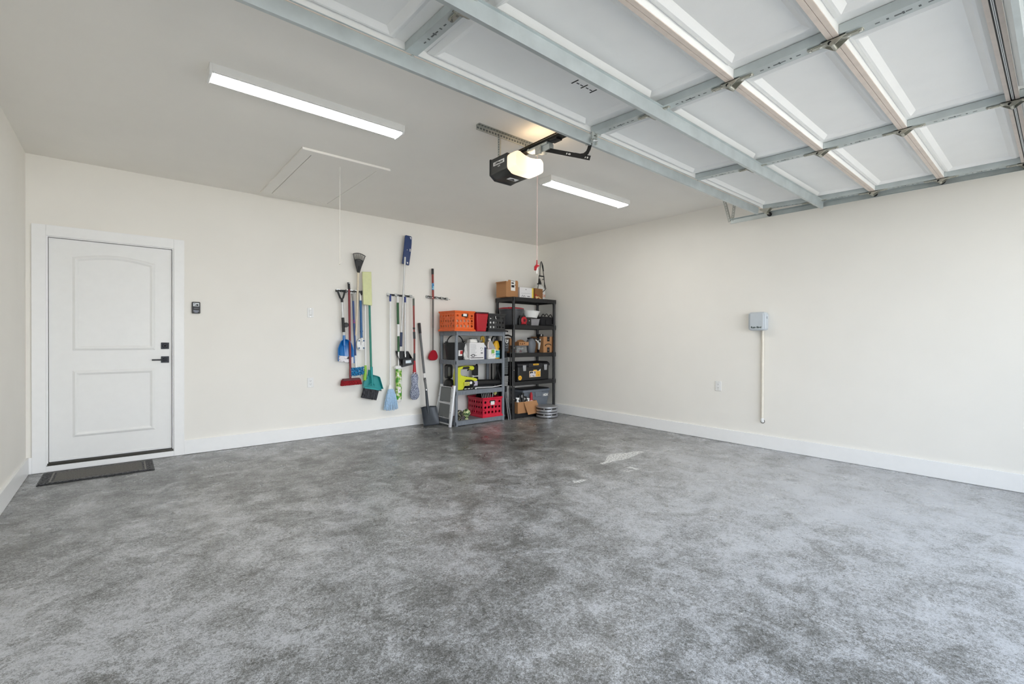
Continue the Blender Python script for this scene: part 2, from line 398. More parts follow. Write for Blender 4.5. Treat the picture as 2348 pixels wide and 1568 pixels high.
def stile(i, x, end=0):
    L_, q = sec(i); wd = .031
    b_ = MB()
    prof = ((-wd, RD - .003), (-wd, .0), (wd, .0), (wd, RD - .003), (wd - .003, RD - .003), (wd - .003, .003), (-wd + .003, .003), (-wd + .003, RD - .003))
    s0, s1 = RW + .002, L_ - RW - .002
    A = [b_.v(q(x + a, s0, h)) for a, h in prof]; B = [b_.v(q(x + a, s1, h)) for a, h in prof]; N = len(A)
    for k in range(N): b_.f([A[k], A[(k + 1) % N], B[(k + 1) % N], B[k]])
    b_.f(A[::-1]); b_.f(B)
    b_.mi = 1
    for t, hw, hl in ((.30, .003, .008), (.38, .006, .004), (.46, .004, .012), (.50, .009, .004), (.54, .003, .010), (.62, .006, .004), (.70, .003, .009)):
        sbox(b_, q, x - hw + .004, x + hw + .004, s0 + (s1 - s0) * t - hl, s0 + (s1 - s0) * t + hl, -.0006, .0004)
    return b_.obj('stile', [M_galv, M_hole], GD)
for i in range(5):
    for x in STX: stile(i, x)
def hinge(j_, x, roller=0):
    y, z = JY[j_], JZ[j_]
    b_ = MB()
    for sgn in (1, -1):                                                # two leaves with bent feet
        b_.rbx(x - .013, x + .013, y + min(sgn * .018, sgn * .105), y + max(sgn * .018, sgn * .105), z - .005, z - .001, .006, 'z', 3)
        b_.bx(x - .010, x + .010, y + min(sgn * .03, sgn * .085), y + max(sgn * .03, sgn * .085), z - .008, z - .004)
    for sx in (-.026, .023):                                           # side cheeks
        b_.prism([(x + sx, y - .048, z - .003), (x + sx, y + .048, z - .003), (x + sx, y + .018, z - .028), (x + sx, y + .006, z - .036), (x + sx, y - .010, z - .030)], (.003, 0, 0))
    b_.bx(x - .026, x + .026, y - .048, y + .048, z - .006, z - .003)
    b_.cyl((x - .030, y + .004, z - .026), (x + .030, y + .004, z - .026), .0085, n=12)
    h = b_.obj('hinge', M_hinge, GD)
    d = MB(); d.cyl((x - .0268, y + .012, z - .018), (x - .0262, y + .012, z - .018), .008, n=12)
    for dy in (-.094, .094, -.052, .052): d.mi = 1; d.cyl((x, y + dy, z - .010), (x, y + dy, z - .004), .0065, .0065, 6)
    d.obj('bolt', [M_dark, M_chrome], h)
    if roller:
        r = MB(); sx = 1 if x > -3 else -1
        r.cyl((x, y + .004, z - .001), (x + sx * .085, y + .004, z - .001), .0055, n=10)
        r.cyl((x + sx * .078, y + .004, z - .001), (x + sx * .098, y + .004, z - .001), .0215, n=18)
        r.obj('roller', M_black, GD)
for j_ in range(1, 5):
    for k, x in enumerate(STX): hinge(j_, x, k in (0, 4))
def strut(y, z0, z1, xa, xb, wd=.020):
    b_ = MB(); t = .0022
    prof = ((y - .004, z1), (y, z0), (y + wd, z0), (y + wd + .004, z1), (y + wd + .004 - t, z1), (y + wd - t, z0 + t), (y + t, z0 + t), (y - .004 + t, z1))
    A = [b_.v((xa, a, c)) for a, c in prof]; B = [b_.v((xb, a, c)) for a, c in prof]; N = len(A)
    for k in range(N): b_.f([A[k], A[(k + 1) % N], B[(k + 1) % N], B[k]])
    b_.f(A[::-1]); b_.f(B)
    b_.bx(xa, xb, y - .018, y - .003, z1 - .002, z1)
    o = b_.obj('reinforcing_strut', M_galv, GD)
    c = MB()
    for x in STX:
        if xa < x < xb: c.cyl((x + .01, y - .010, z1 - .008), (x + .01, y - .010, z1 - .001), .007, n=6)
    c.obj('bolt', M_chrome, o); return o
strut(-3.812, 2.494, 2.566, -5.66, -0.50)
strut(-4.338, 2.470, 2.540, -5.82, -0.335)
strut(-5.722, 2.450, 2.520, -5.82, -0.335)
# opener bracket on the top section and the roller bracket at its right end
b = MB(); b.bx(-3.112, -3.106, -3.83, -3.77, 2.50, 2.562); b.bx(-3.066, -3.060, -3.83, -3.77, 2.50, 2.562); b.bx(-3.125, -3.047, -3.85, -3.75, 2.558, 2.564)
b.cyl((-3.13, -3.80, 2.525), (-3.04, -3.80, 2.525), .008, n=10); b.tube([(-3.118, -3.82, 2.53), (-3.125, -3.85, 2.50), (-3.105, -3.87, 2.50), (-3.10, -3.83, 2.53)], .004, 6)
b.obj('operator_bracket', M_chrome, GD)
for x, sx in ((-.385, 1), (-5.795, -1)):
    b = MB(); b.bx(x - .03, x + .03, -3.90, -3.79, 2.556, 2.562); b.prism([(x - .028, -3.80, 2.556), (x - .028, -3.89, 2.556), (x - .028, -3.84, 2.505)], (.003, 0, 0)); b.prism([(x + .025, -3.80, 2.556), (x + .025, -3.89, 2.556), (x + .025, -3.84, 2.505)], (.003, 0, 0))
    b.cyl((x - .03, -3.842, 2.523), (x + sx * .085, -3.842, 2.523), .006, n=10); tb = b.obj('top_roller_bracket', M_hinge, GD)
    r = MB(); r.cyl((x + sx * .078, -3.842, 2.523), (x + sx * .098, -3.842, 2.523), .0215, n=18); r.obj('roller', M_black, tb)
b = MB(); L_, q = sec(4); sbox(b, q, GX0, GX1, -.010, .012, .006, .012); b.obj('joint_gap_dark', M_black, GD)  # black strip added to darken the open joint between sections
b = MB(); L_, q = sec(4); sbox(b, q, GX0, GX1, L_ - .001, L_ + .02, .005, .04); b.obj('bottom_seal', M_black, GD)
# label marks on the top section
L_, q = sec(0); b = MB()
for dx in (0, .075, .15): sbox(b, q, -3.62 + dx, -3.612 + dx, .31, .36, RD - .001, RD + .001)
for dx in (.02, .05, .095, .125): sbox(b, q, -3.62 + dx, -3.60 + dx, .33, .336, RD - .001, RD + .001)
b.obj('printed_mark', M_ink, GD)

# ------------------------------------------------------------------ door tracks
def track(name, x, sx, label):
    t = thing(name, label, 'door track', (x, -4.9, 2.5), 'garage door tracks')
    path = [(-3.43, 2.523)] + [(-3.9 - .5 * k, 2.523 - .002 * k) for k in range(0, 5)] + [(-6.15, 2.515)]
    for k in range(1, 9):
        a = k / 8 * PI / 2; path.append((-6.28 - .36 * math.sin(a), 2.155 + .36 * math.cos(a)))
    path += [(-6.64, 1.2), (-6.64, .02)]
    def rings(off, th):                                              # channel cross-section swept along the path
        R_ = []
        for i_, (y, z) in enumerate(path):
            a = path[max(0, i_ - 1)]; c = path[min(len(path) - 1, i_ + 1)]; d = V((0, c[0] - a[0], c[1] - a[1])).normalized(); nrm = V((0, -d.z, d.y))
            R_.append((V((x, y, z)), nrm))
        return R_
    prof = ((.012, -.029), (.0, -.027), (-.014, -.020), (-.014, .020), (.0, .027), (.012, .029), (.012, .0265), (.0, .0245), (-.0115, .0185), (-.0115, -.0185), (.0, -.0245), (.012, -.0265))
    b_ = MB(); rg = []
    for p_, nrm in rings(0, 0): rg.append([b_.v(p_ + V((-sx * a, 0, 0)) + nrm * c) for a, c in prof])
    b_.skin(rg, True, False, False); b_.obj('channel', M_galv, t)
    b_ = MB(); b_.bx(x + sx * .014 - .002, x + sx * .014 + .002, -6.1, -5.3, 2.535, 2.575); b_.bx(min(x + sx * .014, x + sx * .05), max(x + sx * .014, x + sx * .05), -6.1, -5.3, 2.573, 2.577); b_.obj('angle_iron', M_galv, t)
    for (y0, y1, dx) in ((-3.415, -3.345, 0), (-3.44, -3.475, .006)):
        s_ = MB(); p0, p1 = V((x + sx * .02 + dx, y0, 2.53)), V((x + sx * .02 + dx, y1, H)); d = (p1 - p0); n_ = V((0, d.z, -d.y)).normalized() * .017
        s_.prism([p0 - n_, p0 + n_, p1 + n_, p1 - n_], (.003, 0, 0)); s_.prism([p0 - n_, p0 - n_ * .8, p1 - n_ * .8, p1 - n_], (-.02 * sx, 0, 0))
        s_.mi = 1
        for k in range(9):
            c = p0 + d * ((k + .6) / 9.5); s_.bx(c.x - .0012, c.x + .0042, c.y - .004, c.y + .004, c.z - .006, c.z + .006)
        s_.obj('hanger_strap', [M_galvd, M_paper], t)
    return t
track('door_track', -.292, 1, 'galvanised overhead door track running along the right wall')
track('door_track', -5.888, -1, 'galvanised overhead door track running along the left wall')

# ------------------------------------------------------------------ opener
OP = thing('garage_door_opener', 'black ceiling mounted garage door opener with glowing lens and hanging red release handle', 'garage door opener', (-3.085, -3.0, 2.39))
M_case = mat('opener_case', (44, 44, 42), .38, var=.06)
x0, x1 = -3.239, -2.935
def octo(e, y): return [(x0 - e, y, 2.628 + e), (x0 - e, y, 2.508 - e * .5), (-3.191 - e * .5, y, 2.474 - e), (-3.029 + e * .5, y, 2.474 - e), (x1 + e, y, 2.532 - e * .5), (x1 + e, y, 2.628 + e)]
b = MB(); b.prism(octo(0, -3.10), (0, .205, 0)); b.obj('housing', M_case, OP, bev=.004)
MB().prism(octo(.004, -2.898), (0, .018, 0)).obj('end_cap', M_black, OP, bev=.004)
prof = [(-3.2385, 2.600), (-3.2385, 2.508), (-3.190, 2.474), (-3.015, 2.474), (-2.934, 2.520), (-2.936, 2.598), (-2.965, 2.620), (-3.02, 2.606), (-3.085, 2.599), (-3.15, 2.610), (-3.205, 2.630)]
for _ in range(2): prof = [(a[0] * w_ + c[0] * (1 - w_), a[1] * w_ + c[1] * (1 - w_)) for a, c in zip(prof, prof[1:] + prof[:1]) for w_ in (.88, .12)]
b = MB(); R_ = []
for y, k in ((-3.10, 1.0), (-3.16, 1.0), (-3.182, .975), (-3.192, .92), (-3.195, .80)): R_.append([b.v((-3.087 + (x + 3.087) * k, y, 2.55 + (z - 2.55) * k)) for x, z in prof])
b.skin(R_)
M_lens = mat('lit_frosted_lens', (255, 237, 216), .5, emit=.5, var=.0)
lens = b.obj('lens', M_lens, OP)
tn = M_lens.node_tree; trl = tn.nodes.new('ShaderNodeBsdfTranslucent'); trl.inputs[0].default_value = (1, .93, .80, 1); mx = tn.nodes.new('ShaderNodeMixShader'); mx.inputs[0].default_value = .45
tn.links.new(tn.nodes['Principled BSDF'].outputs[0], mx.inputs[1]); tn.links.new(trl.outputs[0], mx.inputs[2]); tn.links.new(mx.outputs[0], tn.nodes['Material Output'].inputs[0])
bd = bpy.data.lights.new('opener_bulb', 'POINT'); bd.energy = 1.2; bd.color = (1, .90, .76); bd.shadow_soft_size = .03
bo = bpy.data.objects.new('opener_bulb', bd); COL.objects.link(bo); bo.location = (-3.0, -3.145, 2.535); child(bo, OP)
lampd = bpy.data.lights.new('opener_lamp', 'POINT'); lampd.energy = 2.0; lampd.color = (1, .72, .42); lampd.shadow_soft_size = .06
lo = bpy.data.objects.new('opener_lamp', lampd); COL.objects.link(lo); lo.location = (-3.02, -3.215, 2.625); child(lo, OP)
# name plates
nm = MB(); nm.bx(x0 - .0012, x0 + .0005, -3.066, -2.930, 2.566, 2.594); pl = nm.obj('name_plate', M_white, OP)
text('plate_lettering', 'LiftMaster', .027, face_mtx((x0 - .0016, -2.998, 2.580), (0, -1, 0), (0, 0, 1)), M_ink, pl, .0004, .0006)
text('plate_lettering', 'myQ', .015, face_mtx((x0 - .0012, -3.0, 2.553), (0, -1, 0), (0, 0, 1)), M_white, OP, .0004)
st = MB(); st.prism([(-3.150, -2.985, 2.4728), (-3.060, -2.985, 2.4728), (-3.060, -3.030, 2.4728), (-3.150, -3.030, 2.4728)], (0, 0, .003)); so = st.obj('sticker', M_white, OP)
MB().prism([(-3.135, -2.993, 2.4722), (-3.075, -2.993, 2.4722), (-3.105, -3.022, 2.4722)], (0, 0, .0005)).obj('sticker_mark', M_ink, so)
# rail, chain, trolley, arms
b = MB(); b.bx(-3.104, -3.066, -6.7, -2.93, 2.648, 2.674); b.bx(-3.112, -3.058, -6.7, -2.93, 2.646, 2.650)
b.obj('rail', M_blackm, OP)
b = MB()
for k in range(230):
    y = -2.98 - k * .0155
    if y < -6.55: break
    for xx in (-3.106, -3.064): b.bx(xx - .004, xx + .004, y - .0105, y, 2.676, 2.684)
b.bx(-3.108, -3.104, -6.55, -2.98, 2.675, 2.681)
ch = b.obj('chain', mat('oiled_chain', (74, 66, 52), .35, .8), OP); ch['kind'] = 'stuff'
b = MB(); b.rbx(-3.118, -3.052, -3.405, -3.19, 2.628, 2.650, .01, 'y'); b.bx(-3.108, -3.062, -3.42, -3.30, 2.588, 2.630)
b.cyl((-3.125, -3.21, 2.638), (-3.045, -3.21, 2.638), .010, n=12)
tr = b.obj('trolley', M_galv, OP)
MB().bx(-3.122, -3.110, -3.345, -3.285, 2.575, 2.640).obj('release_lever', M_galvd, tr)
MB().rbx(-3.115, -3.055, -3.50, -3.43, 2.636, 2.652, .006, 'y').obj('bumper', M_black, OP)
def strap(pts, wd, th, x):
    b_ = MB(); pts = [V((x, a, c)) for a, c in pts]; lo_, hi_ = [], []
    for i_, p_ in enumerate(pts):
        d = (pts[min(i_ + 1, len(pts) - 1)] - pts[max(i_ - 1, 0)]).normalized(); n_ = V((0, -d.z, d.y)) * wd / 2
        lo_.append(p_ - n_); hi_.append(p_ + n_)
    b_.prism(lo_ + hi_[::-1], (th, 0, 0)); return b_
def holes(b_, pts, x):
    b_.mi = 1
    for y, z in pts: b_.cyl((x - .0008, y, z), (x + .0002, y, z), .0065, n=10)
a = strap([(-3.36, 2.606), (-3.60, 2.500), (-3.795, 2.414)], .030, .004, -3.095); holes(a, [(-3.585, 2.507), (-3.605, 2.498), (-3.615, 2.4935), (-3.665, 2.4715), (-3.735, 2.4405), (-3.755, 2.4315), (-3.775, 2.4225)], -3.095)
a.obj('straight_arm', [M_blackm, M_paper], OP)
a = strap([(-3.66, 2.474), (-3.71, 2.452), (-3.745, 2.446), (-3.775, 2.456), (-3.79, 2.476), (-3.80, 2.50), (-3.808, 2.53)], .030, .004, -3.100)
a.obj('curved_arm', M_blackm, OP)
# release cord and its red handle
c = MB().tube([(-3.088, -3.275, 2.588), (-3.088, -3.275, 2.3), (-3.088, -3.275, 1.80)], .0022, 6).obj('release_cord', mat('pink_white_cord', (226, 192, 184), .8), OP)
b = MB(); b.tube([(-3.118, -3.290, 1.722), (-3.113, -3.288, 1.744), (-3.088, -3.275, 1.760), (-3.060, -3.262, 1.764)], [.010, .012, .012, .009], 10)
b.cyl((-3.088, -3.275, 1.762), (-3.088, -3.275, 1.802), .006, .0035, 8)
b.obj('release_handle', M_red, c)
MB().bx(-3.092, -3.084, -3.277, -3.274, 1.70, 1.752).obj('warning_tag', M_paper, c)
# ceiling angle and straps
def perforated(b_, p0, p1, wd, nrm, n_, dark=1):
    p0, p1 = V(p0), V(p1); d = (p1 - p0); nr = V(nrm); t_ = d.normalized().cross(nr).normalized() * wd / 2
    b_.mi = 0; b_.prism([p0 - t_, p0 + t_, p1 + t_, p1 - t_], nr * .003)
    b_.mi = dark
    for k in range(n_):
        c_ = p0 + d * ((k + .5) / n_); e = d.normalized() * (d.length / n_ * .28); u = t_ * .35
        b_.prism([c_ - e - u - nr * .0006, c_ + e - u - nr * .0006, c_ + e + u - nr * .0006, c_ - e + u - nr * .0006], nr * .0007)
b = MB()
perforated(b, (-3.45, -2.993, H - .020), (-2.72, -2.993, H - .020), .038, (0, 1, 0), 26)
perforated(b, (-3.45, -3.012, H - .0035), (-2.72, -3.012, H - .0035), .036, (0, 0, 1), 26)
b.obj('ceiling_angle', [M_galvd, M_hole], OP)
for xx in (-3.225, -2.945):
    b = MB(); perforated(b, (xx, -2.988, H - .03), (xx, -2.988, 2.630), .032, (0, 1, 0), 8); perforated(b, (xx - .016, -3.0, H - .03), (xx - .016, -3.0, 2.630), .024, (1, 0, 0), 8)
    b.obj('hanger_strap', [M_galvd, M_hole], OP)

# ------------------------------------------------------------------ ceiling lights
M_led = mat('lit_diffuser', (255, 253, 248), .5, emit=LED_STRENGTH, var=0)
M_fix = mat('fixture_enamel', (232, 232, 230), .45, var=.01)
def light(xa, xb, y0, y1, label):
    t = thing('ceiling_light', label, 'ceiling light', ((xa + xb) / 2, (y0 + y1) / 2, H), 'long lit ceiling lights')
    zt, zb = H, H - .060
    b_ = MB(); b_.prism([(xa, y0, zt), (xa, y0, zb + .012), (xa, y0 + .006, zb + .008), (xa, y1 - .006, zb + .008), (xa, y1, zb + .012), (xa, y1, zt)], (xb - xa, 0, 0))
    b_.obj('housing', M_fix, t)
    d = MB(); n_ = 8; pts = []
    for k in range(n_ + 1):
        a = k / n_; pts.append((xa + .006, y0 + .001 + (y1 - y0 - .002) * a, zb + .012 - .018 * math.sin(PI * a)))
    d.prism(pts, (xb - xa - .012, 0, 0)); d.obj('diffuser', M_led, t)
    for e0, e1 in ((xa - .016, xa), (xb, xb + .016)):
        b_ = MB(); b_.prism([(e0, y0 - .002, zt), (e0, y0 - .002, zb + .016), (e0, y0 + .016, zb - .004), (e0, y1 - .016, zb - .004), (e0, y1 + .002, zb + .016), (e0, y1 + .002, zt)], (e1 - e0, 0, 0)); b_.obj('end_cap', M_fix, t, bev=.003)
    return t
light(-5.078, -3.865, -2.625, -2.470, 'long lit ceiling light nearest the white house door, in front of the attic hatch')
light(-2.262, -1.020, -2.605, -2.430, 'long lit ceiling light nearest the right wall, beyond the door opener')

# ------------------------------------------------------------------ attic hatch
AH = thing('attic_hatch', 'white attic access hatch in the ceiling with a hanging pull cord', 'attic hatch', (-3.93, -.92, H))
hx0, hx1, hy0, hy1 = -4.325, -3.535, -1.715, -.125; tz = H - .019
b = MB(); wd = .095
b.bx(hx0, hx1, hy0, hy0 + wd, tz, H); b.bx(hx0, hx1, hy1 - wd, hy1, tz, H); b.bx(hx0, hx0 + wd, hy0 + wd, hy1 - wd, tz, H); b.bx(hx1 - wd, hx1, hy0 + wd, hy1 - wd, tz, H)
b.obj('hatch_frame', M_ceil, AH, bev=.001)
MB().bx(hx0 + wd + .007, hx1 - wd - .003, hy0 + wd + .002, hy1 - wd - .002, tz + .002, H - .003).obj('hatch_panel', M_ceil, AH)
MB().bx(hx0 + wd, hx1 - wd, hy0 + wd, hy1 - wd, H - .003, H).obj('hatch_gap', M_dark, AH)
c = MB().tube([(-3.935, -1.50, H - .017), (-3.935, -1.50, 2.3), (-3.935, -1.50, 1.905)], .0022, 6).obj('pull_cord', mat('white_cord', (226, 222, 212), .8), AH)
b = MB(); b.ball((-3.935, -1.50, 1.900), .008, 10, 8); b.tube([(-3.935, -1.50, 1.900), (-3.925, -1.50, 1.912), (-3.912, -1.505, 1.925)], .0015, 5); b.obj('cord_knot', MATS['white_cord'], c)

# ------------------------------------------------------------------ wall fittings
K = thing('wall_control', 'small black door opener control panel on the back wall beside the white door', 'control panel', (-4.897, 0, 1.46))
MB().rbx(-4.933, -4.861, -.024, 0, 1.460, 1.580, .008, 'y').obj('case', M_black, K, bev=.002)
MB().bx(-4.923, -4.871, -.0250, -.022, 1.534, 1.569).obj('display', mat('lcd_grey', (205, 210, 214), .3), K)
MB().bx(-4.910, -4.902, -.0256, -.0245, 1.540, 1.548).bx(-4.897, -4.878, -.0256, -.0245, 1.540, 1.556).bx(-4.918, -4.905, -.0256, -.0245, 1.558, 1.563).obj('display_mark', M_ink, K)
MB().bx(-4.921, -4.873, -.028, -.022, 1.500, 1.522).obj('push_button', mat('dark_button', (45, 46, 48), .35), K, bev=.002)
MB().bx(-4.921, -4.873, -.0255, -.022, 1.482, 1.489).bx(-4.913, -4.883, -.0255, -.022, 1.470, 1.474).obj('button_strip', mat('pale_strip', (176, 182, 200), .4), K)
def plate(name, label, cat, c, face, kind, group=None):
    t = thing(name, label, cat, c, group); X = Matrix.Translation(V(c)) @ (Matrix.Identity(4) if face == 'b' else Matrix.Rotation(-PI / 2, 4, 'Z'))
    def m(): b_ = MB(); b_.xf = X; return b_
    m().bx(-.036, .036, -.007, 0, -.058, .058).obj('cover_plate', M_white, t, bev=.003)
    if kind == 'switch':
        m().bx(-.0165, .0165, -.0085, -.005, -.033, .033).obj('rocker_recess', mat('pale_grey', (205, 205, 202), .5), t)
        m().prism([(-.0145, -.008, -.030), (-.0145, -.008, .030), (-.0145, -.013, .030)], (.029, 0, 0)).obj('rocker', M_white, t)
    else:
        for dz in (.0195, -.0195):
            o = m().rbx(-.017, .017, -.010, -.005, dz - .014, dz + .014, .007, 'y').obj('receptacle', M_white, t)
            q_ = m(); q_.bx(-.008, -.0055, -.0105, -.009, dz - .001, dz + .008); q_.bx(.0055, .008, -.0105, -.009, dz - .001, dz + .008); q_.cyl((0, -.0105, dz - .007), (0, -.009, dz - .007), .003, n=8); q_.obj('slots', M_hole, o)
    for dz in (.046, -.046): m().cyl((0, -.008, dz), (0, -.0065, dz), .003, n=8).obj('screw', M_chrome, t)
    return t
plate('light_switch', 'white rocker light switch on the back wall left of the hanging tools', 'light switch', (-3.7525, 0, 1.5135), 'b', 'switch')
plate('power_outlet', 'white power outlet low on the back wall directly below the light switch', 'outlet', (-3.7515, 0, .673), 'b', 'outlet', 'power outlets')
plate('power_outlet', 'white power outlet low on the right wall left of the conduit', 'outlet', (0, -3.166, .653), 'r', 'outlet', 'power outlets')
# irrigation timer and conduit
T = thing('irrigation_timer', 'pale grey irrigation timer box mounted on the right wall', 'timer box', (0, -3.632, 1.312))
M_ir = mat('pale_blue_grey_plastic', (196, 203, 208), .4, var=.02)
MB().rbx(-.085, 0, -3.728, -3.542, 1.312, 1.516, .03, 'x', 5).obj('case', M_ir, T, bev=.012)
MB().rbx(-.094, -.08, -3.708, -3.562, 1.322, 1.506, .012, 'x', 4).obj('cover_door', M_ir, T, bev=.006)
text('cover_lettering', 'Rain Bird', .030, face_mtx((-.0945, -3.632, 1.346), (0, -1, 0), (0, 0, 1)), mat('green_ink', (20, 52, 40), .6), T, .0006, .0008)
MB().cyl((-.05, -3.729, 1.455), (-.05, -3.738, 1.455), .012, n=14).obj('latch', M_ir, T)
CD = thing('conduit', 'cream plastic conduit pipe running down the right wall from the timer box', 'pipe', (-.016, -3.672, .295))
MB().cyl((-.016, -3.672, .325), (-.016, -3.672, 1.318), .0135, n=16).obj('pipe', mat('cream_pvc', (226, 220, 206), .45), CD)
MB().tube([(-.016, -3.672, .335), (-.016, -3.672, .312), (-.010, -3.672, .300), (0.0, -3.672, .298)], .0165, 14).obj('elbow', M_white, CD)
MB().cyl((-.004, -3.672, .298), (-.0005, -3.672, .298), .024, n=18).obj('wall_ring', mat('ring_grey', (130, 128, 124), .5), CD)
# door mat
DM = thing('door_mat', 'dark grey rectangular door mat lying in front of the white door', 'door mat', (-5.64, -.30, 0))
MB().bx(-6.02, -5.26, -.52, -.085, .001, .009).obj('rubber_edge', M_black, DM, bev=.002)
MB().bx(-6.012, -5.268, -.512, -.093, .008, .0125).obj('border_pile', speckle('border_pile', (36, 36, 38), (96, 96, 98), scale=70, thr=.5, bump=.6), DM)
MB().bx(-5.925, -5.345, -.455, -.150, .0115, .0135).obj('centre_pile', speckle('centre_pile', (86, 84, 80), (112, 109, 104), scale=160, thr=.5, bump=.4), DM)
b = MB()
for a0, a1, b0, b1 in ((-5.952, -5.940, -.478, -.128), (-5.330, -5.318, -.478, -.128), (-5.952, -5.318, -.484, -.474), (-5.952, -5.318, -.132, -.122)): b.bx(a0, a1, b0, b1, .0115, .0135)
b.obj('inner_line', mat('pale_pile_line', (128, 126, 122), .9), DM)
M_polew = mat('brushed_aluminium', (206, 207, 206), .42, .55, var=.04)
# ------------------------------------------------------------------ tools hanging on the back wall
TY = -.062                                                            # how far the poles stand off the wall
def P3(p, y=TY): return (p[0], y, p[1]) if len(p) == 2 else p
def seg(root, name, m, pts, r, y=TY, n=12, **k):
    return MB().tube([P3(p, y) for p in pts], r, n).obj(name, m, root, **k)
def slab(pts, y0, y1, b_=None):
    """outline in the wall plane with a front (y0) and back (y1) face"""
    b_ = b_ or MB(); b_.prism([(x, y0, z) for x, z in pts], (0, y1 - y0, 0)); return b_
# wall racks
def rack(xa, za, xb, zb, clips, label, group='wall tool racks'):
    t = thing('tool_rack', label, 'tool rack', ((xa + xb) / 2, 0, za), group)
    d = V((xb - xa, 0, zb - za)).normalized(); u = V((-d.z, 0, d.x))
    a, b_ = V((xa, 0, za)), V((xb, 0, zb)); m = MB(); m.prism([a - u * .013 + V((0, -.006, 0)), b_ - u * .013 + V((0, -.006, 0)), b_ + u * .013 + V((0, -.006, 0)), a + u * .013 + V((0, -.006, 0))], (0, .006, 0))
    m.obj('rail', M_blackm, t)
    L_ = (b_ - a).length
    for k, x in enumerate(clips):
        c = a + d * ((x - xa) / d.x); q = MB()
        q.xf = Matrix.Translation(c)
        q.bx(-.024, .024, -.010, -.006, -.021, .021); q.obj('clip_plate', M_steel, t)
        for sx in (-1, 1):                                            # spring jaws
            j = MB(); j.xf = Matrix.Translation(c); j.tube([(sx * .021, -.010, -.004), (sx * .026, -.030, -.008), (sx * .020, -.052, -.010), (sx * .012, -.066, -.012), (sx * .016, -.074, -.012)], .0045, 8); j.obj('spring_jaw', M_steel, t)
        if k < len(clips) - 1:
            m_ = (x + clips[k + 1]) / 2; c2 = a + d * ((m_ - xa) / d.x)
            q = MB(); q.xf = Matrix.Translation(c2); q.bx(-.035, .035, -.012, -.006, -.010, .010); q.obj('rail_cover', M_black, t)
            q = MB(); q.xf = Matrix.Translation(c2); q.tube([(0, -.012, -.004), (0, -.034, -.012), (0, -.044, -.004), (0, -.042, .006)], .004, 8); q.obj('hook', M_black, t)
    return t
rack(-3.455, 1.800, -3.05, 1.805, [-3.42, -3.31, -3.262, -3.19, -3.10], 'wall tool rack holding the blue scoop, red broom and rake')
rack(-2.775, 1.795, -2.40, 1.789, [-2.754, -2.648, -2.532, -2.426], 'wall tool rack holding the pale blue string mop and black dustpan')
rack(-2.190, 1.803, -1.826, 1.791, [-2.165, -2.104, -2.02, -1.93, -1.845], 'wall tool rack with mostly empty clips holding only the red duster')

# 1 scoop shovel with D grip
t = thing('scoop_shovel', 'short blue scoop shovel with a black D grip, leftmost of the hanging tools', 'shovel', (-3.37, -.06, .9))
b = MB(); b.tube([P3(p) for p in ((-3.447, 1.792), (-3.44, 1.765), (-3.418, 1.71), (-3.398, 1.69), (-3.382, 1.71), (-3.368, 1.76), (-3.362, 1.796))], .0115, 10)
b.cyl(P3((-3.455, 1.795)), P3((-3.353, 1.798)), .013, n=12); b.cyl(P3((-3.398, 1.70)), P3((-3.395, 1.655)), .016, n=12); b.obj('d_grip', M_black, t)
seg(t, 'tube', M_polew, [(-3.396, 1.668), (-3.385, 1.455)], .0135)
j = seg(t, 'locking_sleeve', M_black, [(-3.385, 1.465), (-3.373, 1.285)], .0175)
b = MB(); b.cyl((-3.352, TY - .032, 1.374), (-3.352, TY + .02, 1.374), .030, n=20); b.cyl((-3.352, TY - .038, 1.374), (-3.352, TY - .032, 1.374), .026, n=20); b.obj('clamp_knob', M_black, j)
seg(t, 'tube', M_polew, [(-3.373, 1.288), (-3.370, 1.235)], .0135)
M_bl = mat('glossy_blue_plastic', (24, 112, 186), .28, var=.05, coat=.3)
seg(t, 'socket', M_bl, [(-3.371, 1.245), (-3.366, 1.12)], [.0165, .019])
def scoop(u, v):
    # u across, v down
    half = .030 + .070 * min(1, v * 2.3) ** .55 + .004 * v
    if v < .05: half *= (.5 + .5 * v / .05)
    x = -3.352 + (u - .5) * 2 * half + (.5 - v) * -.010; z = 1.195 - v * .285 + .016 * (2 * u - 1) * -v
    d = .055 * (2 * u - 1) ** 2 * (1 - .3 * v) + .014 * math.exp(-((u - .5) / .07) ** 2) * (1 - v) * -1
    return (x, TY + .030 - d - .012 * v + .0, z)
b = MB(); b.grid(scoop, 24, 18); bl = b.obj('scoop_blade', M_bl, t, angle=60); md = bl.modifiers.new('thickness', 'SOLIDIFY'); md.thickness = .004
b = MB(); b.grid(lambda u, v: (lambda p: (p[0], p[1] - .0085, p[2]))(scoop(.06 + .88 * u, .74 + .27 * v)), 14, 4)
dc = b.obj('printed_edge_label', speckle('printed_edge', (46, 40, 48), (232, 230, 234), scale=26, thr=.42, width=.05, rough=.5), bl)
